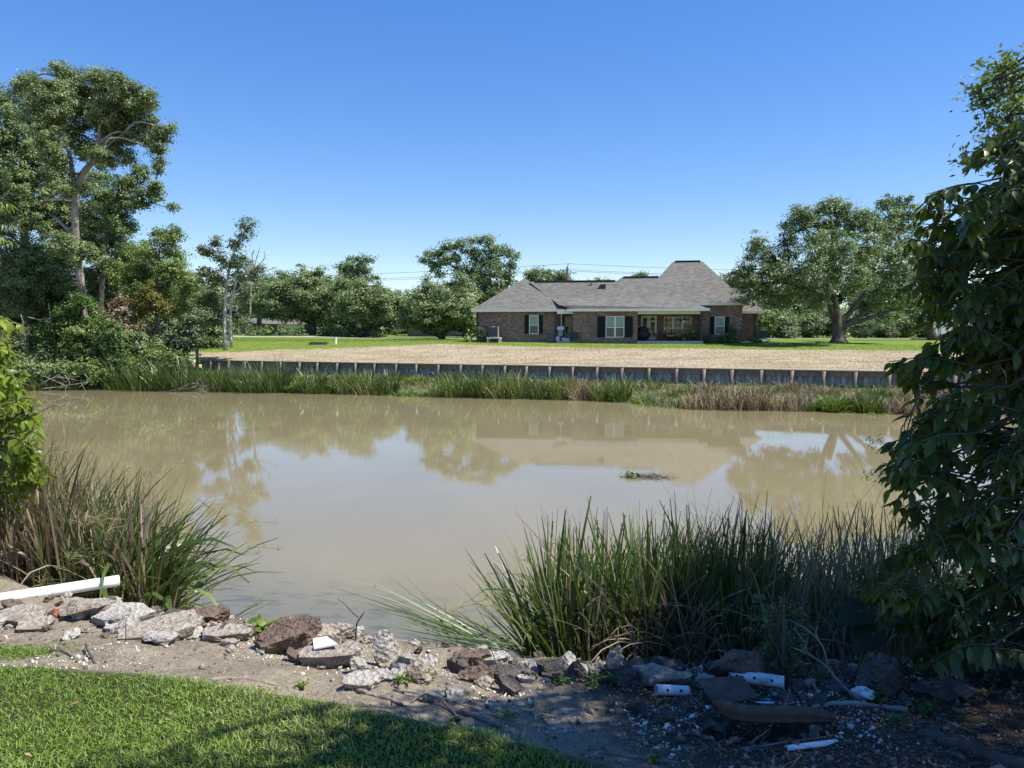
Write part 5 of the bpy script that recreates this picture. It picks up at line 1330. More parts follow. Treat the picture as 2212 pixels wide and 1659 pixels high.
# ------------------------------------------------------------------ broken concrete along the near bank
import bmesh
def chunk(px0, px1, py0, py1, kind, mat, seed, lab, tilt=0.0, roll=0.0, thick=.35, dD=0.0, rough=1.0, pts=7, name='concrete_chunk', depth=.8, yaw=None, sharp=0.0, fat=1.0):
    """stone filling image columns px0..px1 and rows py0..py1, resting on the ground at the lower edge"""
    rn = random.Random(seed)
    g_ = GT((px0 + px1) / 2, py1)
    D = g_[1] + dD
    w_, h_ = S(px1 - px0, D), S(py1 - py0, D)
    bm = bmesh.new()
    if kind == 'slab':           # broken plate: w along, thickness, depth
        th = max(h_ * thick, .03)
        nn = pts
        outline = []
        for i in range(nn):
            a = 2 * math.pi * (i + rn.uniform(-.25, .25)) / nn
            q = (abs(math.cos(a)) ** 3.2 + abs(math.sin(a)) ** 3.2) ** (-1 / 3.2) * rn.uniform(.86, 1.0)
            outline.append((q * math.cos(a) * w_ / 2, q * math.sin(a) * w_ * depth / 2))
        vt = [bm.verts.new((x, y, th / 2 + rn.uniform(-.05, .05) * th)) for x, y in outline]
        vb = [bm.verts.new((x * rn.uniform(.84, 1.0), y * rn.uniform(.84, 1.0), -th / 2)) for x, y in outline]
        bm.faces.new(vt); bm.faces.new(vb[::-1])
        for i in range(nn): bm.faces.new((vt[i - 1], vb[i - 1], vb[i], vt[i]))
        bmesh.ops.triangulate(bm, faces=bm.faces)
        cuts = 2
    else:
        for i in range(pts + 6):
            v = Vector((rn.gauss(0, 1), rn.gauss(0, 1), rn.gauss(0, 1))).normalized()
            z_ = v.z
            k = 1 - sharp * max(z_, 0)
            bm.verts.new((v.x * w_ / 2 * k, v.y * w_ * depth / 2 * k, z_ * h_ / 2 * fat))
        bmesh.ops.convex_hull(bm, input=bm.verts)
        loose = [v for v in bm.verts if not v.link_faces]
        bmesh.ops.delete(bm, geom=loose, context='VERTS')
        cuts = 2
    bmesh.ops.subdivide_edges(bm, edges=[e for e in bm.edges if e.calc_length() > .5 * w_], cuts=1, use_grid_fill=True)
    for _ in range(cuts + 1):
        lim = w_ * .13
        ed = [e for e in bm.edges if e.calc_length() > lim]
        if not ed: break
        bmesh.ops.subdivide_edges(bm, edges=ed, cuts=1, use_grid_fill=True)
        bmesh.ops.triangulate(bm, faces=[f for f in bm.faces if len(f.verts) > 4])
    bm.normal_update()
    amp = .055 * rough * min(w_, h_ * 2 + .05)
    ofs = Vector((seed * 1.7, seed * .9, 0))
    mv = []
    for v in bm.verts:
        q = v.co / max(w_, .05)
        top = v.normal.z > .8 and kind == 'slab'
        k = mnoise.noise(q * 5 + ofs) + .6 * mnoise.noise(q * 13 + ofs) + .35 * mnoise.noise(q * 29 + ofs)
        mv.append(v.normal * k * amp * (.35 if top else 1.0))
    for v, d in zip(bm.verts, mv): v.co += d
    from mathutils import Euler
    e = Euler((roll, tilt, rn.uniform(-.4, .4) if yaw is None else yaw)).to_matrix()
    V = np.array([list(e @ v.co) for v in bm.verts])
    F = [[v.index for v in f.verts] for f in bm.faces]; bm.free()
    ctr = P((px0 + px1) / 2, (py0 + py1) / 2, D + w_ * depth * .25) - np.array([0, 0, h_ * .07])
    o = mk(name, V + ctr, F, M[mat], None, False, loc=ctr)
    return tag(o, lab, 'concrete chunk' if name == 'concrete_chunk' else name.replace('_', ' '))
CH = [
    (-20, 113, 1308, 1350, 'slab', 'concrete', 'flat speckled slab under the white pipe at the left edge', dict(thick=.45, roll=.10, depth=.6)),
    (126, 256, 1276, 1336, 'lump', 'concrete', 'rounded aggregate block the white pipe lies behind', dict(depth=.7)),
    (205, 338, 1300, 1346, 'slab', 'pale_concrete', 'pale smooth triangular slab leaning right of the aggregate block', dict(thick=.35, roll=.30, tilt=.12, pts=5, depth=.6, rough=.5)),
    (326, 390, 1310, 1338, 'lump', 'dark_concrete', 'small dark pitted stone right of the pale triangular slab', {}),
    (412, 498, 1308, 1352, 'slab', 'brown_concrete', 'purple brown squarish block at the water end of the long slab', dict(thick=.8, pts=5, roll=.25, depth=.6)),
    (250, 440, 1326, 1384, 'slab', 'concrete', 'long flat weathered slab across the left of the bank', dict(thick=.35, roll=.15, tilt=-.06, depth=.55)),
    (430, 548, 1348, 1386, 'slab', 'concrete', 'flat orange tinted slab left of the tilted brown slab', dict(thick=.5, roll=.1, depth=.5)),
    (150, 192, 1312, 1340, 'lump', 'pale_concrete', 'small pale stone in front of the aggregate block', {}),
    (300, 400, 1358, 1392, 'lump', 'pale_concrete', 'low pale rubble lump below the long flat slab', dict(depth=.6)),
    (470, 520, 1376, 1400, 'lump', 'concrete', 'small pale lump below the orange tinted slab', {}),
    (540, 706, 1318, 1412, 'slab', 'brown_concrete', 'big brown slab tilted up to the right beside the water', dict(thick=.34, tilt=-.30, roll=.30, pts=6, depth=.55, yaw=.1)),
    (664, 772, 1336, 1396, 'lump', 'concrete', 'pale rough block behind the white tile', dict(depth=.5)),
    (676, 740, 1370, 1412, 'slab', 'brown_concrete', 'small brown ribbed slab under the white tile', dict(thick=.35, roll=.45, depth=.7)),
    (640, 792, 1384, 1440, 'slab', 'concrete', 'grey slab lying in front of the white tile with dark gap below', dict(thick=.50, tilt=-.10, roll=.12, pts=8, depth=.45)),
    (790, 868, 1348, 1440, 'lump', 'pale_concrete', 'tall pointed upright stone at the water edge', dict(depth=.40, sharp=.72, pts=9, fat=1.15)),
    (746, 802, 1416, 1455, 'lump', 'pale_concrete', 'round pale stone at the foot of the upright stone', {}),
    (735, 824, 1450, 1490, 'slab', 'pale_concrete', 'pale flat slab lying on the shell dirt below the round stone', dict(thick=.45, roll=.25, depth=.6)),
    (824, 954, 1410, 1470, 'lump', 'concrete', 'long craggy lump right of the upright stone', dict(depth=.5, rough=2.2, pts=10)),
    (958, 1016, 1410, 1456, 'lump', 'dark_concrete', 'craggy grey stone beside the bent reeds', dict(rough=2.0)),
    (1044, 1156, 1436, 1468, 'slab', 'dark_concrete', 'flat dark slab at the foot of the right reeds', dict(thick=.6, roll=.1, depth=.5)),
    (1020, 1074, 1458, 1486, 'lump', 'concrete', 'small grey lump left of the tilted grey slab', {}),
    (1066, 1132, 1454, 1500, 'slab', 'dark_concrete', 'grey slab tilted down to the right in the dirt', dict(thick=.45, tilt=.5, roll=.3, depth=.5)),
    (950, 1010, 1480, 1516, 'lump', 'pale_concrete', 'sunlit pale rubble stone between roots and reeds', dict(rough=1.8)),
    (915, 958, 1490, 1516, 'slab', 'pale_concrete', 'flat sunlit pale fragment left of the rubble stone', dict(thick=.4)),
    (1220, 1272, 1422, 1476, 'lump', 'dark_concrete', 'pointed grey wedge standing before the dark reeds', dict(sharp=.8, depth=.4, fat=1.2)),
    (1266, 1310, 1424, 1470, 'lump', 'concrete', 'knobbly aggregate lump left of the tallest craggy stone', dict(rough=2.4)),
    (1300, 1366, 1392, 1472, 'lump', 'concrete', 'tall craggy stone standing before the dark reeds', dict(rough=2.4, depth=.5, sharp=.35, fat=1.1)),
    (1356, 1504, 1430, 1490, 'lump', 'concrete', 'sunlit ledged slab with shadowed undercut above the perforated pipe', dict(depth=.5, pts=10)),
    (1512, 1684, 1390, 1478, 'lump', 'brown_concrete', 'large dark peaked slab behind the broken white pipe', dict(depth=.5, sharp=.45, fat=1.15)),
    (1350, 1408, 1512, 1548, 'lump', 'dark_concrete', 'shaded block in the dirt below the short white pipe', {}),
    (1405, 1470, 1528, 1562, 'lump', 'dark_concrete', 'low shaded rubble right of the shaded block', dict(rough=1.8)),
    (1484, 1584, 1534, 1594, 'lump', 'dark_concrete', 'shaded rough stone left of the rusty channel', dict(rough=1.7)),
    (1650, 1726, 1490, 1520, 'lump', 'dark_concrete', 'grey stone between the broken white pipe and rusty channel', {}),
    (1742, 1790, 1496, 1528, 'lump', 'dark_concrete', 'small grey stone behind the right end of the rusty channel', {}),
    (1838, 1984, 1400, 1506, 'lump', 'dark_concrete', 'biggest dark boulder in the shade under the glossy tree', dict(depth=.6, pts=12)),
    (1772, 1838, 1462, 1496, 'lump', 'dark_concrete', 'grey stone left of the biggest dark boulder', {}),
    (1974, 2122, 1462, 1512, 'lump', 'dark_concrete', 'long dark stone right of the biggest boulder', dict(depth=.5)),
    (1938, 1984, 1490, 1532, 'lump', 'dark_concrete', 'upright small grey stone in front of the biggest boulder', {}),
    (1744, 1790, 1562, 1594, 'lump', 'concrete', 'pale pitted stone below the right end of the rusty channel', dict(rough=1.8)),
    (1690, 1742, 1464, 1492, 'lump', 'dark_concrete', 'grey stone beside the broken end of the white pipe', {}),
]
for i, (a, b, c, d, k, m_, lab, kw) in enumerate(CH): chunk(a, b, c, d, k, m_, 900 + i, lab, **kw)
rc_ = random.Random(29)
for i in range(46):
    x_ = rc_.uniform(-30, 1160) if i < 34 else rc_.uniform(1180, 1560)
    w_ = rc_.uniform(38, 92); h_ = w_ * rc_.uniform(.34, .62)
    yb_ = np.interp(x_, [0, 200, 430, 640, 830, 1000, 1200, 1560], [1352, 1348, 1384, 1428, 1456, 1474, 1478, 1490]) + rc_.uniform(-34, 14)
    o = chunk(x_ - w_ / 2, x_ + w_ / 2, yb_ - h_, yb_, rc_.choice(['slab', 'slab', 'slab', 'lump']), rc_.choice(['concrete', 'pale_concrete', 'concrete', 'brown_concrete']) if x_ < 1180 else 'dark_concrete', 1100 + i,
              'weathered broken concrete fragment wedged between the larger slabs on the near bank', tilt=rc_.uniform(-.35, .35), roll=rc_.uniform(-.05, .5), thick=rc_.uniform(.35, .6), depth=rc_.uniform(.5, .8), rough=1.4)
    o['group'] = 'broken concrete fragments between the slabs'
chunk(108, 133, 1308, 1336, 'lump', 'terracotta', 990, 'small orange broken brick beside the aggregate block', name='broken_brick')
# white tile
def plate(name, corners, th, mat, lab, cat, bend=0):
    C4 = np.array(corners)
    nrm = unit(np.cross(C4[1] - C4[0], C4[-1] - C4[0]))
    if nrm[2] < 0: nrm = -nrm
    k = len(C4)
    V = np.vstack([C4, C4 - nrm * th])
    F = [tuple(range(k)), tuple(range(2 * k - 1, k - 1, -1))] + [(i, k + i, k + (i + 1) % k, (i + 1) % k) for i in range(k)]
    o = mk(name, V, F, M[mat], None, loc=C4.mean(0))
    return tag(o, lab, cat)
D = GT(705, 1412)[1] - .10
plate('white_tile', [P(678, 1401, D - .12), P(730, 1391, D - .12), P(706, 1374, D + .02), P(676, 1379, D + .02)], .008, 'plastic_white', 'white square tile lying on a slab at the water edge', 'tile')
# small stones wedged between the chunks: six shapes, copied
proto = []
for i in range(6):
    c = np.array([0., 0, 0])
    o = lump('rubble_stone', c, (.036, .031, .024), 40 + i, M[['concrete', 'pale_concrete', 'brown_concrete', 'concrete', 'pale_concrete', 'dark_concrete'][i]], None, .55, 3, loc=c, freq=1.9)
    o.data.polygons.foreach_set('use_smooth', np.zeros(len(o.data.polygons), dtype=bool))
    proto.append(o)
rs = random.Random(17); used = 0
for i in range(130):
    xx_ = rs.uniform(-3.3, 2.4); yy_ = float(Yc(xx_)) + rs.gauss(-.12, .20)
    if yy_ < float(Ylawn(xx_)) + .2: continue
    b_ = proto[used % 6]
    o = b_ if used < 6 else b_.copy()
    if used >= 6: COL.objects.link(o)
    sc_ = min(math.exp(rs.gauss(-.05, .38)), 1.35)
    o.location = (xx_, yy_, float(znear(xx_, yy_)) + .012 * sc_)
    o.rotation_euler = (rs.uniform(-.5, .5), rs.uniform(-.5, .5), rs.uniform(0, 6.28))
    o.scale = (sc_ * rs.uniform(.8, 1.4), sc_, sc_ * rs.uniform(.7, 1.2))
    tag(o, 'small broken stone lying between the concrete chunks on the near bank', 'stone', 'small stones among the concrete chunks')
    used += 1
# ------------------------------------------------------------------ pipes and scrap
def hollow_pipe(name, a, b, r, mat, lab, holes=0, th=.006, arc=2 * PI, hole_az=None, jag=0):
    a, b = np.asarray(a), np.asarray(b)
    ax = unit(b - a); L = np.linalg.norm(b - a)
    u = unit(np.cross(ax, [0, 0, 1.0])); v = np.cross(u, ax)
    n = 28; ns = 12
    full = arc > 6.2
    ang = np.linspace(-arc / 2, arc / 2, n + (0 if full else 1), endpoint=not full) + PI / 2
    rn = random.Random(5)
    V, F = [], []
    m_ = len(ang)
    for rr in (r, r - th):
        for k in range(ns + 1):
            for q, A_ in enumerate(ang):
                t = k / ns
                if jag and k == 0: t += jag * abs(math.sin(q * 1.3)) * rn.uniform(.3, 1) / L
                V.append(a + ax * L * t + u * rr * math.cos(A_) + v * rr * math.sin(A_))
    o2 = (ns + 1) * m_
    R_ = range(m_ if full else m_ - 1)
    for k in range(ns):
        for q in R_:
            w_ = (q + 1) % m_
            F.append((k * m_ + q, k * m_ + w_, (k + 1) * m_ + w_, (k + 1) * m_ + q))
            F.append((o2 + k * m_ + w_, o2 + k * m_ + q, o2 + (k + 1) * m_ + q, o2 + (k + 1) * m_ + w_))
    for k in (0, ns):
        for q in R_:
            w_ = (q + 1) % m_
            F.append((k * m_ + q, k * m_ + w_, o2 + k * m_ + w_, o2 + k * m_ + q))
    if not full:
        for q in (0, m_ - 1):
            for k in range(ns): F.append((k * m_ + q, (k + 1) * m_ + q, o2 + (k + 1) * m_ + q, o2 + k * m_ + q))
    o = mk(name, V, F, M[mat], None, True, loc=(a + b) / 2)
    tag(o, lab, 'pipe')
    if holes:
        mbh = MB()
        mid = (a + b) / 2
        tc = EYE - mid; tc = tc - ax * tc.dot(ax); tc = unit(tc)
        for k in range(holes):
            p = a + ax * L * (k + .7) / (holes + .4) + tc * (r + .0008)
            w1 = np.cross(ax, tc)
            for lift in (0,):
                c = [p + (ax * math.cos(q) + w1 * math.sin(q)) * .0075 for q in np.linspace(0, 2 * PI, 12, endpoint=False)]
                c2 = [x_ - tc * .003 for x_ in c]
                mbh.add(c + c2, [tuple(range(12))] + [(i, 12 + i, 12 + (i + 1) % 12, (i + 1) % 12) for i in range(12)])
        mbh.build('drain_hole', M['dark_hole'], o)
    return o
hollow_pipe('white_pipe', P(-120, 1313, 4.75), P(257, 1254, 5.35), .0405, 'white_pvc', 'long clean white pipe jutting in over the rocks from the left edge')
D = GT(1630, 1482)[1]
hollow_pipe('broken_pipe', P(1567, 1456, D + .05), P(1694, 1474, D - .05), S(13.5, D), 'dirty_pvc', 'dirty white perforated pipe with a broken left end on the dark peaked slab', 3, jag=.05)
D = GT(1455, 1504)[1]
hollow_pipe('short_pipe', P(1418, 1490, D), P(1487, 1493, D + .03), S(11.5, D), 'plastic_white', 'short clean white perforated pipe half buried in the dirt', 2)
D = GT(1750, 1624)[1]
hollow_pipe('split_pipe', P(1698, 1624, D) + np.array([0, 0, .012]), P(1808, 1609, D + .06) + np.array([0, 0, .010]), .014, 'plastic_white', 'thin split white pipe lying on the shell gravel', 0, .003, 3.3, jag=.0)
D = GT(1650, 1535)[1]
hollow_pipe('plastic_strip', P(1608, 1525, D + .12), P(1716, 1524, D + .12), .02, 'plastic_white', 'thin white plastic edge showing behind the rusty channel', 0, .003, 2.6)
D = GT(1866, 1508)[1]
c = P(1864, 1494, D)
tag(lump('plastic_bag', c - np.array([0, 0, S(3, D)]), (S(23, D), .05, S(11, D)), 9, M['dirty_pvc'], loc=c, amp=.35), 'crumpled bluish white plastic under the biggest dark boulder', 'bag')
# rusty sheet and channel
D0 = GT(1470, 1524)[1]; Dc = GT(1470, 1566)[1]
sheet = [P(1505, 1466, D0 + .16), P(1604, 1459, D0 + .22), P(1637, 1505, D0 + .03), P(1545, 1526, D0 - .05)]
plate('rusty_sheet', [sheet[3], sheet[2], sheet[1], sheet[0]], .006, 'rust_dark', 'flat rusty steel sheet leaning in front of the broken pipe', 'scrap metal')
cpts = spline([P(1546, 1522, (D0 + Dc) / 2 - .02), P(1564, 1532, Dc + .02), P(1592, 1541, Dc), P(1640, 1546, Dc), P(1700, 1546, Dc), P(1760, 1547, Dc + .01), P(1806, 1551, Dc + .03)], 26)
hw = np.interp(np.linspace(0, 1, 26), [0, .1, .25, .8, 1], [.005, .024, .032, .030, .008])
V = []
_rc = random.Random(3)
for p, h in zip(cpts, hw):
    h = h * _rc.uniform(.86, 1.04)
    for oy, oz in ((.035, h), (.0, h * .95), (-.014, h * .2), (-.006, -.45 * h), (-.018, -.55 * h), (-.014, -h), (.02, -h * 1.05)):
        V.append(p + np.array([0, oy, oz]))
F = []
for i in range(25):
    for j in range(6): F.append((i * 7 + j, i * 7 + j + 1, (i + 1) * 7 + j + 1, (i + 1) * 7 + j))
o = mk('rusty_channel', V, F, M['rust'], None, True, loc=cpts[12])
tag(o, 'curved rusty steel channel bridging the dark hollow in the bank', 'scrap metal')
sm = o.modifiers.new('solid', 'SOLIDIFY'); sm.thickness = .004

# ------------------------------------------------------------------ roots, sticks
def root(name, pts, r0, r1, mat, lab, cat='root', lift=.5, n=16, branches=()):
    rn = np.random.default_rng(abs(hash(lab)) % 1000 if False else len(lab) * 7)
    w_ = [GT(p[0], p[1]) + np.array([0, 0, r0 * lift + (p[2] if len(p) > 2 else 0)]) for p in pts]
    q = spline(w_, n) + rn.normal(size=(n, 3)) * r0 * .25
    mb = MB().tube(q, np.linspace(r0, r1, n) * (1 + rn.normal(size=n) * .08), 8)
    for bp, b0, b1 in branches:
        q2 = spline([GT(p[0], p[1]) + np.array([0, 0, b0 * lift + (p[2] if len(p) > 2 else 0)]) for p in bp], 9)
        mb.tube(q2, np.linspace(b0, b1, 9), 6)
    o = mb.build(name, M[mat], None, True, loc=q[0])
    return tag(o, lab, cat)
M['root_bark'] = simple('root_bark', [(.3, (.13, .10, .08)), (.7, (.30, .25, .20))], 14, .95, .6, .01)
root('tree_root', [(886, 1521), (905, 1514, .02), (930, 1517, .035), (955, 1527, .03), (975, 1541, .01), (990, 1549)], .008, .006, 'root_bark', 'thin arched root looping above the bare dirt')
root('tree_root', [(972, 1538), (1000, 1541), (1030, 1550), (1055, 1562), (1080, 1572)], .015, .011, 'root_bark', 'thick dark root lying past the end of the arched root')
root('tree_root', [(455, 1470), (490, 1466), (530, 1467), (570, 1474), (600, 1482)], .011, .009, 'root_bark', 'grey root half buried at the lawn edge left of centre', lift=.1)
root('tree_root', [(770, 1492), (800, 1502), (840, 1512), (868, 1524)], .012, .008, 'root_bark', 'dark knotted root below the pale flat slab', lift=.4)
root('dead_stick', [(110, 1407), (135, 1409), (150, 1416), (168, 1432)], .009, .005, 'bark', 'dark stick on the dirt near the left lawn tongue', 'stick')
root('dead_stick', [(186, 1405, .03), (192, 1418, .02), (206, 1436)], .007, .006, 'bark', 'short dark stub sticking out of the dirt at the lawn edge', 'stick')
root('dead_stick', [(195, 1354), (225, 1349), (250, 1347)], .006, .004, 'bark', 'dark twig lying on the long flat slab', 'stick')
root('tree_root', [(1290, 1626), (1340, 1634), (1400, 1644), (1470, 1650)], .010, .006, 'root_bark', 'pale root along the lawn edge at the bottom', lift=.3)
root('tree_root', [(1985, 1588), (2050, 1605), (2120, 1628), (2240, 1668)], .030, .038, 'bark', 'thick grey root in the bottom right corner', lift=.0)
root('fallen_branch', [(1755, 1530), (1800, 1524), (1850, 1523), (1900, 1530), (1960, 1536)], .010, .014, 'pale_bark', 'lichen covered branch lying behind the shell gravel at right', 'branch', .8)
for i, (pts, lab) in enumerate([([(1100, 1500), (1180, 1530), (1230, 1560), (1262, 1600)], 'thin root trailing from the reeds to the shell gravel'), ([(1310, 1555), (1340, 1580), (1365, 1610), (1390, 1640)], 'thin pale rootlet crossing the shaded gravel'),
                                ([(850, 1492), (950, 1508), (1030, 1535), (1090, 1556)], 'long thin vine across the bare dirt'), ([(1285, 1608, .05), (1280, 1630)], 'tiny upright twig at the lawn corner'),
                                ([(1930, 1515), (2010, 1545), (2080, 1575), (2150, 1600)], 'thin straight vine across the dark leaf litter'), ([(1620, 1608), (1660, 1590, .03), (1690, 1560, .06), (1706, 1535, .10)], 'pale twig rising over the rusty channel'),
                                ([(1600, 1620), (1700, 1605), (1800, 1590), (1850, 1580)], 'thin vine lying above the split pipe')]):
    root('dead_stick' if 'twig' in lab else 'rootlet', pts, .0042, .0022, 'root_bark', lab, 'twig' if 'twig' in lab else 'root', 1.0)
D = GT(768, 1390)[1] + .05
deadwood('dead_stick', 'forked dark twig standing up from the white tile slab', [([(768, 1390), (770, 1352), (778, 1335), (787, 1323)], .006, .004), ([(774, 1333), (760, 1322), (745, 1305), (729, 1294)], .004, .002)], 'bark', 'stick', D, 3, 0)
D = GT(1840, 1505)[1]
deadwood('dead_branch', 'pale lichen covered forked branch leaning in front of the leafy shrub', [
    ([(1842, 1502, -.1), (1810, 1470), (1785, 1440), (1750, 1415), (1716, 1400)], .008, .004), ([(1788, 1443), (1782, 1410), (1768, 1382), (1740, 1358), (1718, 1345)], .005, .0025),
    ([(1745, 1413), (1738, 1390), (1728, 1372), (1715, 1358)], .003, .002), ([(1768, 1384), (1762, 1370), (1766, 1352)], .004, .002), ([(1768, 1498, -.12), (1757, 1475), (1755, 1470)], .007, .006)], 'grey_bark', 'branch', D, 4, 3, .3)
D = GT(276, 1395)[1]
deadwood('dead_stick', 'thin bent dry stalk standing on the long flat slab', [([(272, 1386), (272, 1350), (270, 1335), (255, 1352)], .004, .002)], 'dead_twig', 'stick', D, 6, 0)
D = GT(1080, 1480)[1]
deadwood('weed_stalk', 'thin dark seeding weed stalk leaning over the bent reeds', [([(1080, 1476), (1068, 1420), (1040, 1365), (1005, 1330)], .003, .0015), ([(1010, 1338), (990, 1322), (975, 1320)], .002, .001)], 'bark', 'weed', D, 8, 3, .3)

# ------------------------------------------------------------------ small weeds
def weed(px, py, h, n, mat, lab, seed, spread=1.0, wid=.012, dD=0):
    g_ = GT(px, py); r = np.random.default_rng(seed)
    D = g_[1]; H_ = S(h, D)
    b = g_ + r.normal(size=(n, 3)) * np.array([H_ * .3 * spread, H_ * .25 * spread, 0])
    b[:, 2] = zground(b[:, 0], b[:, 1])
    st = blades(b, r.uniform(0, 6.28, n), r.uniform(.1, .7, n), r.uniform(.1, .8, n), H_ * r.uniform(.6, 1.1, n), np.full(n, .003), 4, r)
    k = 9
    vs = st[0].reshape(n, 5, 2, 3).mean(2)
    j = r.integers(1, 5, n * k); i = np.repeat(np.arange(n), k)
    pp = vs[i, j]
    A = unit(rdir(r, n * k) * np.array([1, 1, .5]) + np.array([0, 0, .2])); N = unit(rdir(r, n * k) * .5 + np.array([0, 0, 1]))
    lf = leaf_quads(pp, A, N, r.uniform(.7, 1.3, n * k) * wid * 1.8, np.full(n * k, wid))
    tag(mk('weed', *join([st, lf]), M[mat], None, loc=g_), lab, 'weed')
for i, a in enumerate([(872, 1480, 28, 8, 'low_green', 'feathery weed below the long craggy lump'), (925, 1468, 22, 7, 'low_green', 'small green weed at the foot of the craggy lump'), (1045, 1512, 26, 1, 'low_green', 'tiny upright seedling beside the sunlit rubble stone'),
                       (1185, 1458, 34, 8, 'vine_leaf', 'dark green weed at the reed foot left of the grey wedge'), (1215, 1478, 24, 9, 'vine_leaf', 'low feathery weed left of the pointed wedge'), (1330, 1478, 42, 12, 'vine_leaf', 'ferny weed in front of the tall craggy stone'),
                       (1280, 1488, 34, 9, 'low_green', 'pale ferny weed between the wedge and the craggy stone'), (1545, 1492, 24, 8, 'vine_leaf', 'ferny weed over the short white pipe'), (1405, 1486, 26, 8, 'vine_leaf', 'ferny weed under the ledged slab'),
                       (1100, 1552, 26, 4, 'low_green', 'small weed at the end of the thick dark root'), (1180, 1558, 26, 3, 'vine_leaf', 'spindly weed in the shaded dirt'), (1750, 1470, 40, 14, 'vine_leaf', 'dark ferny weed behind the grey stones'),
                       (1895, 1520, 26, 12, 'vine_leaf', 'creeping weed in front of the biggest boulder'), (2000, 1545, 36, 14, 'vine_leaf', 'leafy weed patch on the dark litter at right'), (1940, 1570, 26, 12, 'vine_leaf', 'low weed patch above the thick corner root'),
                       (1410, 1648, 16, 5, 'low_green', 'pale sprout at the lawn corner near the bottom'), (655, 1482, 16, 5, 'low_green', 'lone grass sprout on the dirt by the grey root'), (270, 1340, 22, 6, 'reed_mixed', 'dry tuft against the aggregate block'), (985, 1562, 14, 6, 'vine_leaf', 'small creeping weed between the two roots')]):
    weed(*a, 700 + i)
g_ = GT(572, 1376)
r = np.random.default_rng(8)
D = g_[1]
def sprout(name, lab, blobs, mat, seed, n=16, L=.045, cat='plant'):
    r = np.random.default_rng(seed)
    root_ = thing(name, lab, cat, g_)
    mb = MB(); Pn, An, Nn = [], [], []
    for c in blobs:
        limb(mb, g_, c, .003, .002, r, .1, 5)
        k = n; Pn.append(np.asarray(c) + r.normal(size=(k, 3)) * np.array([.02, .02, .025])); An.append(unit(rdir(r, k) * (1, 1, .3) + (0, 0, -.2))); Nn.append(unit(rdir(r, k) * .6 + (0, -.5, 1)))
    mb.build('stem', M['bark'], root_)
    mk('foliage', *big_leaves(np.vstack(Pn), np.vstack(An), np.vstack(Nn), L * r.uniform(.7, 1.3, n * len(blobs)), .85, .25, r), M[mat], root_)
def big_leaves(Pp, A, N, L, wr, droop, r, nl=5):
    """curved pointed leaves, three points across"""
    n = len(Pp)
    A = unit(A); Sx = unit(np.cross(A, N)); N = np.cross(Sx, A)
    s = np.linspace(0, 1, nl + 1)
    wprof = np.array([.10, .72, 1.0, .92, .58, .02])[:nl + 1]
    dr = droop * r.uniform(.5, 1.5, n)
    cen = Pp[:, None] + A[:, None] * (s[None, :, None] * L[:, None, None]) - N[:, None] * (s[None, :, None] ** 2 * (dr * L)[:, None, None])
    hw = (L * wr * .5)[:, None] * wprof[None]
    cup = N[:, None] * (hw * .22)[..., None]
    wav = 0
    V = np.stack([cen - Sx[:, None] * hw[..., None] + cup, cen, cen + Sx[:, None] * hw[..., None] + cup], 2).reshape(-1, 3)
    b = (np.arange(n)[:, None] * 3 * (nl + 1) + np.arange(nl)[None] * 3).ravel()
    F = np.vstack([np.stack([b, b + 1, b + 4, b + 3], 1), np.stack([b + 1, b + 2, b + 5, b + 4], 1)])
    return V, F
sprout('leafy_sprout', 'bright green leafy sprout behind the tilted brown slab', [P(552, 1342, D), P(560, 1355, D), P(590, 1350, D), P(598, 1345, D), P(575, 1362, D), P(556, 1362, D)], 'low_green', 71, 7)

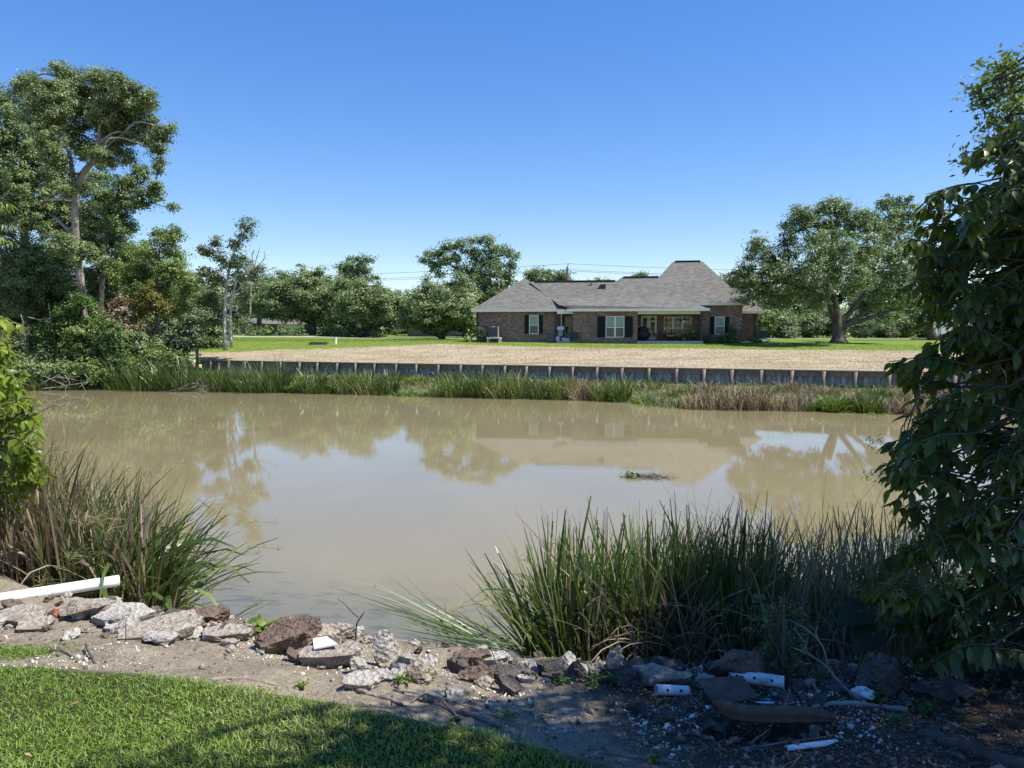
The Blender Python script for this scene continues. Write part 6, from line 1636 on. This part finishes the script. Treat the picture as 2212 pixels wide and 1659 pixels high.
# ------------------------------------------------------------------ glossy broad leaved trees close by
def glossy(name, lab, trunkpts, poly_tips, mat, seed, leafL, tw=.5, nleaf=(12, 20), heads=None, dirfun=None, trunk_r=.05, wr=.46, dens=1.0, droopy=1.0, cat='tree', headcol='panicle'):
    r = np.random.default_rng(seed)
    root_ = thing(name, lab, cat, trunkpts[0])
    mb = MB(); tq = spline(trunkpts, 16)
    mb.tube(tq, np.linspace(trunk_r, trunk_r * .4, 16), 9)
    Pp, A, N, L = [], [], [], []
    HP = []
    for tip, hd in poly_tips:
        tip = np.asarray(tip)
        i = int(np.argmin(np.linalg.norm(tq - tip - np.array([0, 0, -.3]), axis=1)))
        src = tq[i]
        out = tip - src; dist = np.linalg.norm(out); out = out / (dist + 1e-6)
        out = unit(out + np.clip(r.normal(size=3) * .3, -.5, .5))
        l = tw * r.uniform(.7, 1.25)
        st = tip - out * l + np.array([0, 0, r.uniform(-.02, .10)])
        mid = (st + tip) / 2 + np.array([0, 0, .10 * l * r.uniform(.5, 1.5)])
        q = spline([st, mid, tip], 10)
        mb.tube(q, np.linspace(min(.0055, trunk_r * .2), .002, 10), 5, False)
        if dist > l * 1.2: limb(mb, src, st, min(.012, trunk_r * .3), min(.0055, trunk_r * .15), r, .10, 7)
        k = int(r.integers(*nleaf) * dens)
        s = np.sort(r.random(k)) * .97 + .03
        idx = np.minimum((s * 9).astype(int), 8); f = s * 9 - idx
        pos = q[idx] * (1 - f)[:, None] + q[idx + 1] * f[:, None]
        tg = unit(q[idx + 1] - q[idx])
        side = unit(np.cross(tg, [0, 0, 1.0])) * np.where(np.arange(k) % 2 == 0, 1, -1)[:, None]
        ax = unit(side * .75 + tg * .55 + np.array([0, 0, -1.0]) * (r.uniform(.2, 1.1, k) * droopy)[:, None] + r.normal(size=(k, 3)) * .25)
        nn = unit(np.array([0, 0, 1.0]) + side * .6 + r.normal(size=(k, 3)) * .3)
        Pp.append(pos + ax * .012); A.append(ax); N.append(nn); L.append(leafL * r.uniform(.45, 1.3, k) * (1 - .3 * (s > .9)))
        if hd: HP.append((tip, out))
    mb.build('trunk', M['bark'], root_, True)
    mk('crown', *big_leaves(np.vstack(Pp), np.vstack(A), np.vstack(N), np.concatenate(L), wr, .30, r), M[mat], root_)
    if HP:
        hv = []
        for tip, out in HP:
            m = 60
            s = r.random(m); base = tip + out * s[:, None] * .16 + np.array([0, 0, 1]) * (s * .02)[:, None]
            sp = rdir(r, m) * (.055 * (1 - s) + .012)[:, None]
            pts_ = base + sp
            hv.append(leaf_quads(pts_, rdir(r, m), rdir(r, m), np.full(m, .012), np.full(m, .008)))
            hv.append(blades(base[:24], r.uniform(0, 6.28, 24), r.uniform(.3, 1.6, 24), r.uniform(0, .4, 24), np.linalg.norm(sp[:24], axis=1) * 1.1, np.full(24, .003), 2, r))
            hv.append(blades(np.array([tip]), np.array([math.atan2(out[1], out[0])]), np.array([math.acos(np.clip(out[2], -1, 1))]), np.array([0.]), np.array([.17]), np.array([.004]), 3, r))
        mk('flower_panicle', *join(hv), M[headcol], root_)
    return root_
def inside(x, y, poly):
    c = False
    for i in range(len(poly)):
        (x1, y1), (x2, y2) = poly[i - 1], poly[i]
        if (y1 > y) != (y2 > y) and x < (x2 - x1) * (y - y1) / (y2 - y1) + x1: c = not c
    return c
def tips(poly, n, Dr, seed, headp=.12):
    r = random.Random(seed); out = []
    xs_ = [p[0] for p in poly]; ys_ = [p[1] for p in poly]
    while len(out) < n:
        x, y = r.uniform(min(xs_), max(xs_)), r.uniform(min(ys_), max(ys_))
        if inside(x, y, poly): out.append((P(x, y, r.uniform(*Dr)), r.random() < headp))
    return out
RT = [(2140, 345), (2105, 385), (2125, 430), (2085, 450), (2010, 432), (1995, 470), (1965, 520), (1958, 570), (1975, 620), (1962, 690), (2000, 720), (2005, 770), (1985, 830), (1965, 870), (2030, 890), (2000, 950), (1950, 985),
      (1930, 1040), (1945, 1100), (1970, 1130), (1965, 1200), (1900, 1240), (1880, 1310), (1935, 1370), (1990, 1420), (2060, 1460), (2100, 1520), (2300, 1640), (2600, 1640), (2600, 300), (2300, 250)]
re_ = random.Random(6)
cl = []
while len(cl) < 74:                                        # arching boughs, each a cluster of leafy twigs
    x_, y_ = re_.uniform(1880, 2330), re_.uniform(400, 1640)
    if inside(x_, y_, RT) and all(math.hypot(x_ - a_, (y_ - b_) * 1.15) > 46 for a_, b_, _ in cl): cl.append((x_, y_, re_.uniform(3.6, 5.1)))
tp = []
for x_, y_, d_ in cl:
    for k in range(re_.randint(4, 7)):
        tp.append((P(x_ + re_.gauss(0, 22), y_ + re_.gauss(0, 24), d_ + re_.gauss(0, .12)), re_.random() < .07))
def _seen(p):
    d = p - EYE; t = d @ FW
    return CX + d[0] / t * FOC, CY - (d @ UP) / t * FOC
extra_ = [np.array([re_.uniform(3.0, 5.3), re_.uniform(3.9, 6.2), re_.uniform(1.75, 5.3)]) for _ in range(420)]      # the far side of the crown
tp += [(q, re_.random() < .05) for q in extra_ if _seen(q)[0] > (2300 if _seen(q)[1] < 420 else 2110)]
tp += tips([(2128, 338), (2150, 325), (2330, 300), (2330, 470), (2140, 460), (2118, 400)], 34, (4.0, 4.9), 12, .06)
tp += tips([(2080, 520), (2300, 430), (2300, 1640), (2140, 1560), (2060, 1380), (2090, 1000)], 120, (4.2, 5.3), 1, .03)
for (x, y, d, h) in [(2000, 420, 4.4, 0), (1992, 445, 4.4, 0), (1968, 470, 4.3, 0), (1958, 515, 4.3, 0), (2055, 440, 4.4, 0), (2090, 445, 4.4, 1), (2085, 345, 4.6, 0), (2100, 335, 4.6, 0), (2140, 320, 4.6, 1), (1948, 560, 4.2, 0), (1952, 620, 4.2, 0), (1990, 690, 4.2, 0), (1918, 782, 4.3, 0), (1930, 800, 4.3, 0), (1952, 815, 4.3, 0), (1975, 845, 4.2, 0),
                      (1990, 750, 4.3, 0), (1912, 960, 4.2, 1), (1925, 985, 4.1, 0), (1905, 1000, 4.2, 0), (1918, 1030, 4.0, 1), (1975, 905, 4.4, 0), (1985, 915, 4.4, 0), (1935, 1080, 3.9, 0), (1960, 1120, 4.0, 0), (1880, 1225, 4.3, 1), (1862, 1275, 4.4, 1), (1875, 1300, 4.4, 1), (1900, 1330, 4.3, 1), (1950, 1240, 4.0, 1), (1990, 1150, 3.8, 1), (2060, 1240, 3.4, 1), (2070, 1170, 3.4, 0), (2100, 1130, 3.3, 0), (1965, 1420, 4.2, 1)]:
    for k in range(2): tp.append((P(x + 8 * k, y + 12 * k, d + .1 * k), h and k == 0))
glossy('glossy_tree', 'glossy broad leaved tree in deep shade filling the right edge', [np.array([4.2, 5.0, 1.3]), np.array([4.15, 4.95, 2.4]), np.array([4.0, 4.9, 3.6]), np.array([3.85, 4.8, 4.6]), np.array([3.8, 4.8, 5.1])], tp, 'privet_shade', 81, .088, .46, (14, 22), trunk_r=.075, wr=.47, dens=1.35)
LT = [(-160, 690), (-40, 680), (35, 735), (55, 800), (75, 850), (80, 905), (92, 960), (90, 1010), (50, 1060), (-160, 1090)]
tp = tips(LT, 190, (5.0, 6.2), 2, .15)
for (x, y, d, h) in [(25, 740, 5.4, 1), (30, 765, 5.4, 0), (50, 810, 5.3, 0), (85, 890, 5.4, 1), (90, 905, 5.3, 0), (105, 1000, 5.4, 1), (95, 985, 5.4, 1), (75, 860, 5.3, 0), (70, 960, 5.3, 0), (108, 1020, 5.5, 1), (85, 1035, 5.5, 0), (45, 700, 5.5, 0)]:
    tp.append((P(x, y, d), h)); tp.append((P(x - 12, y + 8, d), 0))
tx = P(-90, 1200, 5.6)
glossy('glossy_bush', 'sunlit yellow green glossy bush at the left edge above the dry reeds', [np.array([tx[0], tx[1], 1.4]), np.array([tx[0] + .05, tx[1], 2.2]), np.array([tx[0] + .1, tx[1], 3.0]), np.array([tx[0] + .1, tx[1], 3.6])], tp, 'privet_sun', 82, .085, .40, (14, 22), trunk_r=.04, wr=.42, cat='bush', dens=1.2)
LT2 = [(20, 1035), (120, 1030), (150, 1060), (130, 1090), (40, 1100)]
b0 = P(80, 1150, 6.9)
glossy('glossy_bush', 'low yellow green bush glimpsed behind the dry reeds', [np.array([b0[0], 7.2, .2]), np.array([b0[0], 7.2, .9]), np.array([b0[0], 7.2, 1.6])], tips(LT2 + [], 26, (6.9, 7.6), 3, .0), 'privet_sun', 83, .06, .3, (12, 18), trunk_r=.02, cat='bush')
# drooping narrow leaved tree reaching in at the left edge
LT3 = [(-120, 400), (10, 415), (40, 440), (45, 500), (25, 540), (-120, 620)]
wx = P(-170, 900, 11)
glossy('willow_tree', 'pale drooping narrow leaved branches at the left edge above the bush', [np.array([wx[0], 11, .6]), np.array([wx[0] + .1, 11, 2.5]), np.array([wx[0] + .15, 11, 4.5]), np.array([wx[0] + .2, 11, 5.9])], tips(LT3, 60, (10.2, 11.6), 4, 0), 'privet_sun', 84, .13, .6, (12, 20), trunk_r=.09, wr=.2, droopy=1.6)
# leafy shrub in front of the right reeds
SH = [(1618, 1300), (1640, 1272), (1690, 1290), (1740, 1300), (1748, 1350), (1730, 1420), (1690, 1440), (1640, 1420), (1615, 1370)]
s0 = GT(1690, 1470)
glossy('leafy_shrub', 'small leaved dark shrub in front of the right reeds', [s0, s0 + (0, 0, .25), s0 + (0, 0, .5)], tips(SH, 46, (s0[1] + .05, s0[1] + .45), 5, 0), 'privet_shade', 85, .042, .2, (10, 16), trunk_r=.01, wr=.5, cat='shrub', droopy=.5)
# elephant ear leaves
e0 = GT(1850, 1462)
el = thing('elephant_ear', 'elephant ear plant with two big dark leaves in the shade', 'plant', e0)
r = np.random.default_rng(9)
mb = MB()
for (bx_, by_), (tx_, ty_), d in (((1858, 1318), (1770, 1372), .1), ((1885, 1368), (1812, 1438), .0)):
    b = P(bx_, by_, e0[1] + d); t_ = P(bx_ + (tx_ - bx_) * .62, by_ + (ty_ - by_) * .62, e0[1] + d - .10)
    mb.tube(spline([e0, (e0 + b) / 2 + np.array([.05, 0, .08]), b], 8), np.linspace(.010, .006, 8), 6)
    ax = t_ - b; Lh = np.linalg.norm(ax); ax /= Lh
    nn = unit(np.array([.15, -.38, .92])); sx_ = unit(np.cross(ax, nn)); nn = np.cross(sx_, ax)
    outl = [(-.30, .16), (-.34, .30), (-.16, .46), (.10, .50), (.40, .40), (.70, .22), (1.0, 0)]
    pts_ = []
    rows = []
    for s_, w_ in outl:
        rows.append([b + ax * Lh * s_ * .95 + sx_ * Lh * w_ * q * .85 + nn * Lh * (.10 * (1 - abs(q)) * 0 + .06 * math.sin(s_ * 9 + q * 4) * abs(q) - .10 * s_ * s_) for q in (-1, -.75, -.5, -.25, 0, .25, .5, .75, 1)])
    V = np.array(rows).reshape(-1, 3); F = [(i * 9 + j, i * 9 + j + 1, (i + 1) * 9 + j + 1, (i + 1) * 9 + j) for i in range(6) for j in range(8)]
    mk('leaf', V, F, M['dark_leaf'], el, True)
mb.build('stalk', M['vine_leaf'], el, True)

# ------------------------------------------------------------------ oak overhead on the near right bank (its crown shades the bank and lawn)
ob = [blob(x, y, r_, 8, dy, .9) for x, y, r_, dy in [(2190, 175, 38, 0), (2160, 205, 34, .2), (2215, 215, 50, .3), (2180, 250, 42, -.1), (2165, 290, 34, 0), (2220, 290, 50, .2), (2130, 332, 22, 0), (2105, 345, 17, 0), (2185, 345, 40, .3), (2240, 360, 50, 0), (2250, 170, 40, .5), (2200, 420, 40, .6), (2250, 470, 50, .6),
                                                   (2300, 260, 60, 0), (2320, 420, 70, 0), (2160, 160, 10, 0), (2175, 150, 9, 0), (2120, 185, 9, 0), (2125, 222, 10, 0)]]
for x, y, z, r_ in [(4.6, 4.2, 6.9, .8), (5.4, 3.4, 7.0, .9), (4.4, 2.9, 7.1, .8), (3.6, 2.0, 6.6, .6), (3.0, 2.1, 6.4, .5), (2.4, 1.7, 6.1, .45), (5.0, 2.0, 7.2, .9), (4.0, 1.2, 6.6, .8), (3.1, 1.0, 6.3, .6), (2.2, .9, 6.0, .5), (6.2, 4.6, 7.0, 1.0), (6.4, 6.2, 6.8, .9), (5.5, 5.2, 7.2, .8), (4.2, .2, 6.9, .9), (2.9, .1, 6.6, .7), (1.8, .3, 6.2, .5), (6.6, 2.6, 6.6, 1.0), (6.3, 4.4, 5.9, .9), (7.2, 5.2, 5.6, 1.0), (7.8, 4.2, 6.4, 1.1), (6.9, 3.6, 6.0, .9), (7.4, 6.2, 6.4, 1.1), (8.4, 5.2, 5.6, 1.0), (8.2, 3.2, 5.8, 1.0), (6.0, 3.2, 6.3, .8)]:
    ob.append((np.array([x, y, z]), (r_, r_, r_ * .75)))
def shade(gx_, gy_, z, r_):
    k_ = (z - 2.0) / SUN[2]
    ob.append((np.array([gx_ + SUN[0] * k_, gy_ + SUN[1] * k_, z]), (r_, r_, r_ * .7)))
for q in [(-.1, 2.95, 6.4, .42), (.35, 3.0, 6.6, .5), (.8, 3.1, 6.7, .55), (1.2, 3.5, 6.8, .6), (.7, 3.7, 6.7, .45), (1.5, 4.1, 6.9, .6), (2.1, 4.2, 7.0, .6), (1.8, 3.2, 6.9, .6), (2.4, 3.6, 7.0, .6), (-.55, 2.75, 6.3, .38), (-1.0, 2.45, 6.2, .33), (-.4, 2.3, 6.3, .4), (.4, 2.4, 6.5, .5), (1.1, 2.5, 6.6, .5), 
          (-1.1, 1.8, 6.1, .4), (-.2, 1.7, 6.3, .5), (2.9, 5.4, 7.2, .8), (2.2, 5.6, 7.2, .7), (2.8, 6.6, 7.2, .8), (3.6, 5.6, 7.4, .8), (1.6, 5.4, 7.0, .45), (1.5, 6.4, 7.1, .45), (2.1, 7.2, 7.2, .6), (3.4, 4.6, 7.3, .8), (-.5, 3.0, 6.3, .28), (.1, 3.3, 6.5, .3), (-1.45, 2.35, 6.1, .3), (-1.9, 2.1, 6.0, .32)]: shade(*q)
make_tree('oak_tree', 'small leaved oak branches against the sky in the upper right corner', 'tree', 8,
          [np.array([7.6, 4.6, 1.6]), np.array([7.5, 4.6, 3.2]), np.array([7.1, 4.6, 4.8]), np.array([6.7, 4.5, 6.0])], .22, ob, 'bright_leaf', 'bark', 91, ls=.0095, sr=.024, nl=46, cov=1.1, wr=.45, lr=.14)

# ------------------------------------------------------------------ near lawn, shells, litter, floating weed
rng = np.random.default_rng(123)
n = 300000
x = rng.uniform(-4.2, 1.6, n); y = rng.uniform(1.1, 4.3, n)
e = Ylawn(x) + vnoise(x, y, 2.2, 3) * .14 + vnoise(x, y, 8, 5) * .07 + rng.normal(size=n) * .018
k = y < e
x, y = x[k], y[k]
# tongue of grass at the left edge
t0_ = GT(40, 1412)
m = 2600
xx = t0_[0] - .12 + rng.normal(size=m) * .17; yy = t0_[1] + rng.normal(size=m) * .05
x, y = np.r_[x, xx], np.r_[y, yy]
n = len(x)
hgt = .016 + .022 * rng.random(n) + .012 * vnoise(x, y, 3, 8)
b = np.stack([x, y, znear(x, y) - .004], 1)
V, F = blades(b, rng.uniform(0, 6.28, n), rng.uniform(.1, .9, n), rng.uniform(.1, 1.3, n), hgt, rng.uniform(.0035, .0068, n), 2, rng, tp=.5)
tag(mk('lawn_grass', V, F, M['lawn_blade']), 'thick mown green lawn at the bottom left', 'grass', kind='stuff')
# shells and pebbles
import itertools
ico = np.array([[1, 0, 0], [-1, 0, 0], [0, 1, 0], [0, -1, 0], [0, 0, 1], [0, 0, -1]], float)
icf = np.array([[0, 2, 4], [2, 1, 4], [1, 3, 4], [3, 0, 4], [2, 0, 5], [1, 2, 5], [3, 1, 5], [0, 3, 5]])
def scatter(name, x, y, s, mat, lab, cat, flat=.5):
    n = len(x); r = np.random.default_rng(len(name))
    q = rdir(r, n); a = rdir(r, n); b_ = unit(np.cross(q, a)); c_ = np.cross(q, b_)
    Mx = np.stack([q, b_, c_], 1)
    sc = s[:, None] * r.uniform(.6, 1.3, (n, 3)) * np.array([1, .75, flat])
    V = np.einsum('vk,nkj->nvj', ico, Mx * sc[:, :, None])
    V = V + np.stack([x, y, znear(x, y) + s * .25], 1)[:, None]
    F = (icf[None] + (np.arange(n) * 6)[:, None, None]).reshape(-1, 3)
    tag(mk(name, V.reshape(-1, 3), F, mat), lab, cat, kind='stuff')
shellm = leafmat('shell', [(0, (.34, .31, .27)), (.5, (.60, .58, .53)), (1, (.80, .79, .75))], 0, .6, .3)
n = 52000
x = rng.uniform(-4.5, 3.6, n); y = rng.uniform(2.3, 5.2, n)
dens = vnoise(x, y, 2.4, 11) + .55 * vnoise(x, y, 7, 12)
k = (y > Ylawn(x) + .06) & (y < Yc(x) + .2) & (dens > rng.uniform(-.05, .55, n))
x, y = x[k], y[k]
scatter('shell_gravel', x, y, np.exp(rng.normal(-5.0, .48, len(x))), shellm, 'white broken shells and pebbles scattered on the dirt', 'gravel', .45)
n = 9000
x = np.where(rng.random(n) < .55, rng.uniform(.3, 3.4, n), rng.uniform(-4.0, 3.6, n)); y = rng.uniform(2.4, 5.0, n)
k = (y > Ylawn(x) + .04) & (y < Yc(x) + .5)
scatter('rubble', x[k], y[k], np.exp(rng.normal(-4.9, .5, k.sum())), leafmat('rubble_stone', [(0, (.04, .03, .022)), (.6, (.22, .18, .14)), (1, (.36, .32, .27))], 0, .9, .2), 'small brown clods and stones on the bank', 'rubble', .7)
# dead leaves and twig litter on the shaded right
n = 1500
x = rng.uniform(.6, 3.6, n); y = rng.uniform(2.7, 4.6, n)
P0 = np.stack([x, y, znear(x, y) + .006], 1)
V, F = leaf_quads(P0, rdir(rng, n) * (1, 1, .15), rdir(rng, n) * .4 + (0, 0, 1), rng.uniform(.02, .07, n), rng.uniform(.008, .025, n), .2)
tag(mk('leaf_litter', V, F, leafmat('litter', [(0, (.05, .03, .02)), (.6, (.15, .09, .05)), (1, (.30, .20, .12))], .1, .8)), 'brown fallen leaves on the shaded ground at right', 'leaf litter', kind='stuff')
n = 90
x = rng.uniform(-3.2, .4, n); y = rng.uniform(2.3, 3.6, n)
P0 = np.stack([x, y, znear(x, y) + .026], 1)
V, F = leaf_quads(P0, rdir(rng, n) * (1, 1, .3), rdir(rng, n) * .5 + (0, 0, 1), rng.uniform(.02, .05, n), rng.uniform(.008, .018, n), .25)
tag(mk('fallen_leaves', V, F, leafmat('fallen_leaf', [(0, (.10, .06, .03)), (.6, (.26, .17, .08)), (1, (.40, .32, .16))], .2, .7)), 'few dry leaves fallen on the lawn and dirt', 'leaf litter', kind='stuff')
n = 2600
x = rng.uniform(-3.6, 3.4, n); y = rng.uniform(2.7, 4.6, n)
k = y > Ylawn(x) + .03; x, y = x[k], y[k]; n = len(x)
V, F = blades(np.stack([x, y, znear(x, y) + .004], 1), rng.uniform(0, 6.28, n), rng.uniform(1.2, 1.55, n), rng.uniform(-.3, .3, n), rng.uniform(.03, .12, n), rng.uniform(.0012, .003, n), 3, rng)
tag(mk('twig_litter', V, F, M['reed_dry']), 'dry grass stems and twiglets strewn on the bare dirt', 'litter', kind='stuff')
# floating weed raft
c = G(1366, 1031, 0.0)
fr = thing('floating_weed', 'small raft of leaves and twigs drifting on the muddy water', 'debris', c)
n = 150
o0 = c + rng.normal(size=(n, 3)) * np.array([.13, .10, .03]) + (0, 0, .045)
mk('foliage', *leaf_quads(o0, rdir(rng, n) * (1, 1, .5), rdir(rng, n) * .6 + (0, 0, 1), rng.uniform(.05, .12, n), rng.uniform(.03, .07, n)), M['low_green'], fr)
n = 420
o1 = c + np.array([.50, -.02, 0]) + rng.normal(size=(n, 3)) * np.array([.26, .20, .004]) + (0, 0, .012)
mk('twig', *blades(o1, rng.uniform(0, 6.28, n), rng.uniform(1.25, 1.6, n), rng.uniform(-.1, .2, n), rng.uniform(.06, .22, n), np.full(n, .012), 2, rng), M['dark_wood'], fr)
# far waterline plants floating at right
for px, py, lab in ((1888, 896, 'pale floating leaves at the far waterline below the dark clump'),):
    c = G(px, py, 0)
    n = 60
    o0 = c + rng.normal(size=(n, 3)) * np.array([.4, .25, .01]) + (0, 0, .03)
    tag(mk('floating_leaves', *leaf_quads(o0, rdir(rng, n) * (1, 1, .3), rdir(rng, n) * .4 + (0, 0, 1), rng.uniform(.1, .2, n), rng.uniform(.06, .12, n)), M['low_green'], None, loc=c), lab, 'debris')
